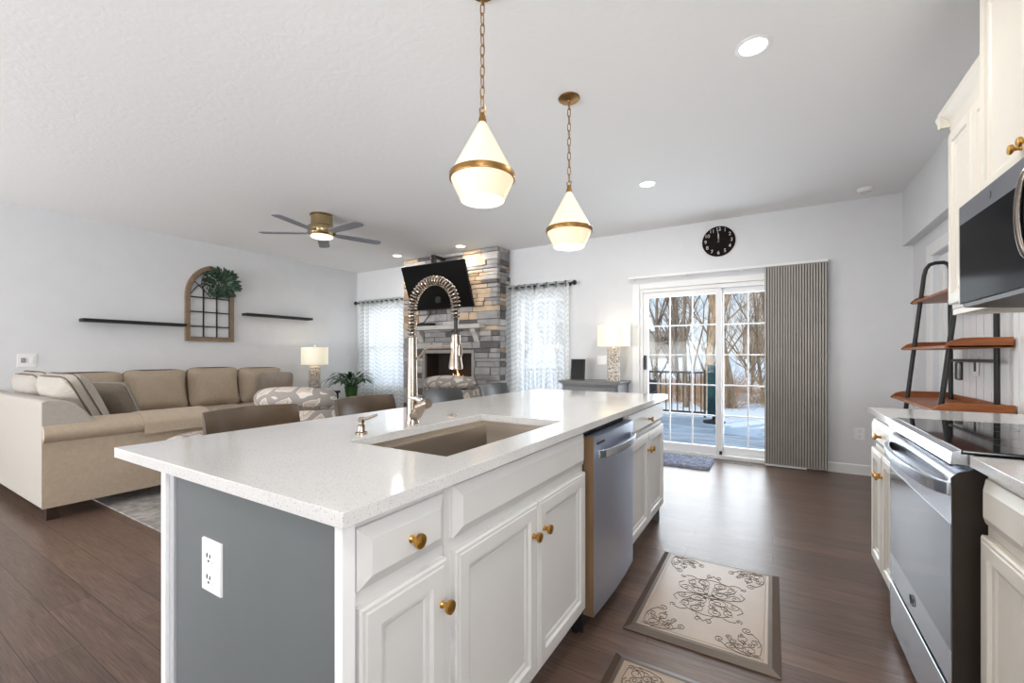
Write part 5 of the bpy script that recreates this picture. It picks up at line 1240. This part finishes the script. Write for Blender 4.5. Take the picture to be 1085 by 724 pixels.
def tree_mesh(seed, h, r, spread=.5, depth=4, fork=None):
    rng = random.Random(seed); mb = MB()
    def grow(p, d, L, r_, lev):
        n = 6 if lev == 0 else 4; pts = [p.copy()]; rs = [r_]; q = p.copy(); dd = d.copy()
        for i in range(n):
            dd = (dd + Vector((rng.uniform(-1, 1), rng.uniform(-1, 1), rng.uniform(-.2, .7))) * (.07 if lev == 0 else .16)).normalized(); q = q + dd * L / n; pts.append(q.copy()); rs.append(r_ * (1 - .62 * (i + 1) / n))
        mb.tube(pts, rs, [9, 6, 5, 4, 3][lev], caps=False)
        if lev < depth:
            for k in range([8, 5, 5, 3][lev]):
                j = rng.randint(1, n); a = rng.uniform(0, 2 * PI); sp = spread * rng.uniform(.7, 1.4)
                nd = (dd + Vector((math.cos(a) * sp, math.sin(a) * sp, rng.uniform(-.1, .5)))).normalized()
                grow(pts[j], nd, L * rng.uniform(.42, .66), max(.006, rs[j] * rng.uniform(.45, .7)), lev + 1)
    grow(Vector((0, 0, 0)), Vector((rng.uniform(-.06, .06), rng.uniform(-.06, .06), 1)).normalized(), h, r, 0)
    return mb
def place(proto, x, y, rz, lab, s=1):
    o = proto.copy(); COL.objects.link(o); o.location = (x, y, -.75 if y < 24 else -.75 + .055 * (y - 24)); o.rotation_euler = (0, 0, rz); o.scale = (s, s, s); o['label'] = lab; return o
def gz(y): return -.55 if y < 24 else -.6 + .055 * (y - 24)
protos = []
for i, (h, r, m, sp) in enumerate(((5.2, .13, M['bark'], .6), (4.6, .09, M['bark2'], .6), (5.5, .08, M['bark2'], .4), (4.2, .055, M['bark'], .8))):
    o = single(build('bare_tree', tree_mesh(20 + i, h, r, sp, 3), m, ang=180), '', 'tree', 'bare trees beyond the deck'); protos.append(o)
near = [(0, -1.60, 13.0, .3, 'thick forked bare trunk seen through the middle of the left door panel', 1.05), (0, -1.02, 14.2, 2.2, 'thickest bare tree trunk just left of the door mullion', 1.25), (1, -2.15, 13.4, 1.1, 'bare tree left of the forked trunk behind the railing', .9),
        (2, -2.75, 15.5, .4, 'slim bare tree at the left edge of the glass door', 1.0), (1, .28, 14.6, 4.2, 'bare tree with wide branches in the right door panel', 1.0), (3, -.25, 16.5, 3.3, 'thin bare sapling right of the door mullion', 1.1),
        (2, -3.3, 14.5, 5.2, 'slim bare tree hidden by the left door frame', .95), (3, -1.95, 17.0, 2.0, 'thin bare sapling behind the forked trunk', 1.2), (3, .75, 17.5, .7, 'thin bare sapling at the edge of the blind', 1.2)]
used = set()
for i, x, y, rz, lab, s in near:
    if i not in used:
        o = protos[i]; used.add(i); o.location = (x, y, gz(y)); o.rotation_euler = (0, 0, rz); o.scale = (s, s, s); o['label'] = lab
    else:
        o = place(protos[i], x, y, rz, lab, s); o.location.z = gz(y)
rng = random.Random(77)
for k in range(44):
    y = rng.uniform(19, 46); x = rng.uniform(-.5 * y - 10, .18 * y + 1); o = place(protos[rng.choice([1, 2, 3, 3])], x, y, rng.uniform(0, 6.28), 'slender bare tree in the snowy woods far behind the deck', rng.uniform(.8, 1.3)); o.location.z = gz(y) - .1; o['group'] = 'far woodland trees'
def bush(seed, n=130, h=1.5):
    rng = random.Random(seed); mb = MB()
    for k in range(n):
        a = rng.uniform(0, 2 * PI); el = rng.uniform(.35, 1.4); p = Vector((rng.uniform(-.6, .6), rng.uniform(-.5, .5), 0)); d = Vector((math.cos(a) * math.cos(el), math.sin(a) * math.cos(el), math.sin(el))); L = rng.uniform(.5, 1) * h; pts = [p.copy()]
        for i in range(5): d = (d + Vector((rng.uniform(-.4, .4), rng.uniform(-.4, .4), rng.uniform(-.35, .3)))).normalized(); p = p + d * L / 5; pts.append(p.copy())
        mb.tube(pts, [.008, .007, .006, .005, .0035, .0025], 3, caps=False)
    return mb
bp = [single(build('bare_shrub', bush(3 + i, 95, 1.5 + .3 * i), M['twig'], ang=180), 'tangled brown bare shrub in the snow beyond the deck', 'shrub', 'brown shrubs beyond the deck') for i in range(2)]
for k in range(46):
    y = rng.uniform(13.5, 26); x = rng.uniform(-.42 * y - .5, .12 * y + .4)
    o = bp[k] if k < 2 else bp[k % 2].copy()
    if k >= 2: COL.objects.link(o)
    o.location = (x, y, gz(y) - .05); o.rotation_euler = (0, 0, rng.uniform(0, 6.28)); s = rng.uniform(.7, 1.15); o.scale = (s, s, s)
for x, y, w, d, h, lab in ((-14, 58, 8, 6, 3.2, 'grey house with snowy roof behind the trees, left in the glass door'), (1.5, 62, 9, 6, 3.4, 'grey house with snowy roof behind the trees, right in the glass door')):
    z = gz(y); t = thing('house', lab, 'house', (x, y, z))
    mb = MB(); mb.box(x - w / 2, x + w / 2, y - d / 2, y + d / 2, z - .5, z + h); mb.prism([(y - d / 2, z + h), (y + d / 2, z + h), (y, z + h + 1.6)], 0, x - w / 2, x + w / 2); build('walls', mb, M['housea'], t)
    mb = MB()
    for s in (-1, 1): mb.prism([(y + s * (d / 2 + .4), z + h - .2), (y, z + h + 1.62), (y, z + h + 1.82), (y + s * (d / 2 + .4), z + h)], 0, x - w / 2 - .3, x + w / 2 + .3)
    build('roof', mb, M['roof'], t)
    for k in range(3): mb = MB(); xx = x - w / 2 + w * (k + .5) / 3; mb.box(xx - .5, xx + .5, y - d / 2 - .05, y - d / 2 + .02, z + 1, z + 2.3); build('window', mb, M['dark'], t)
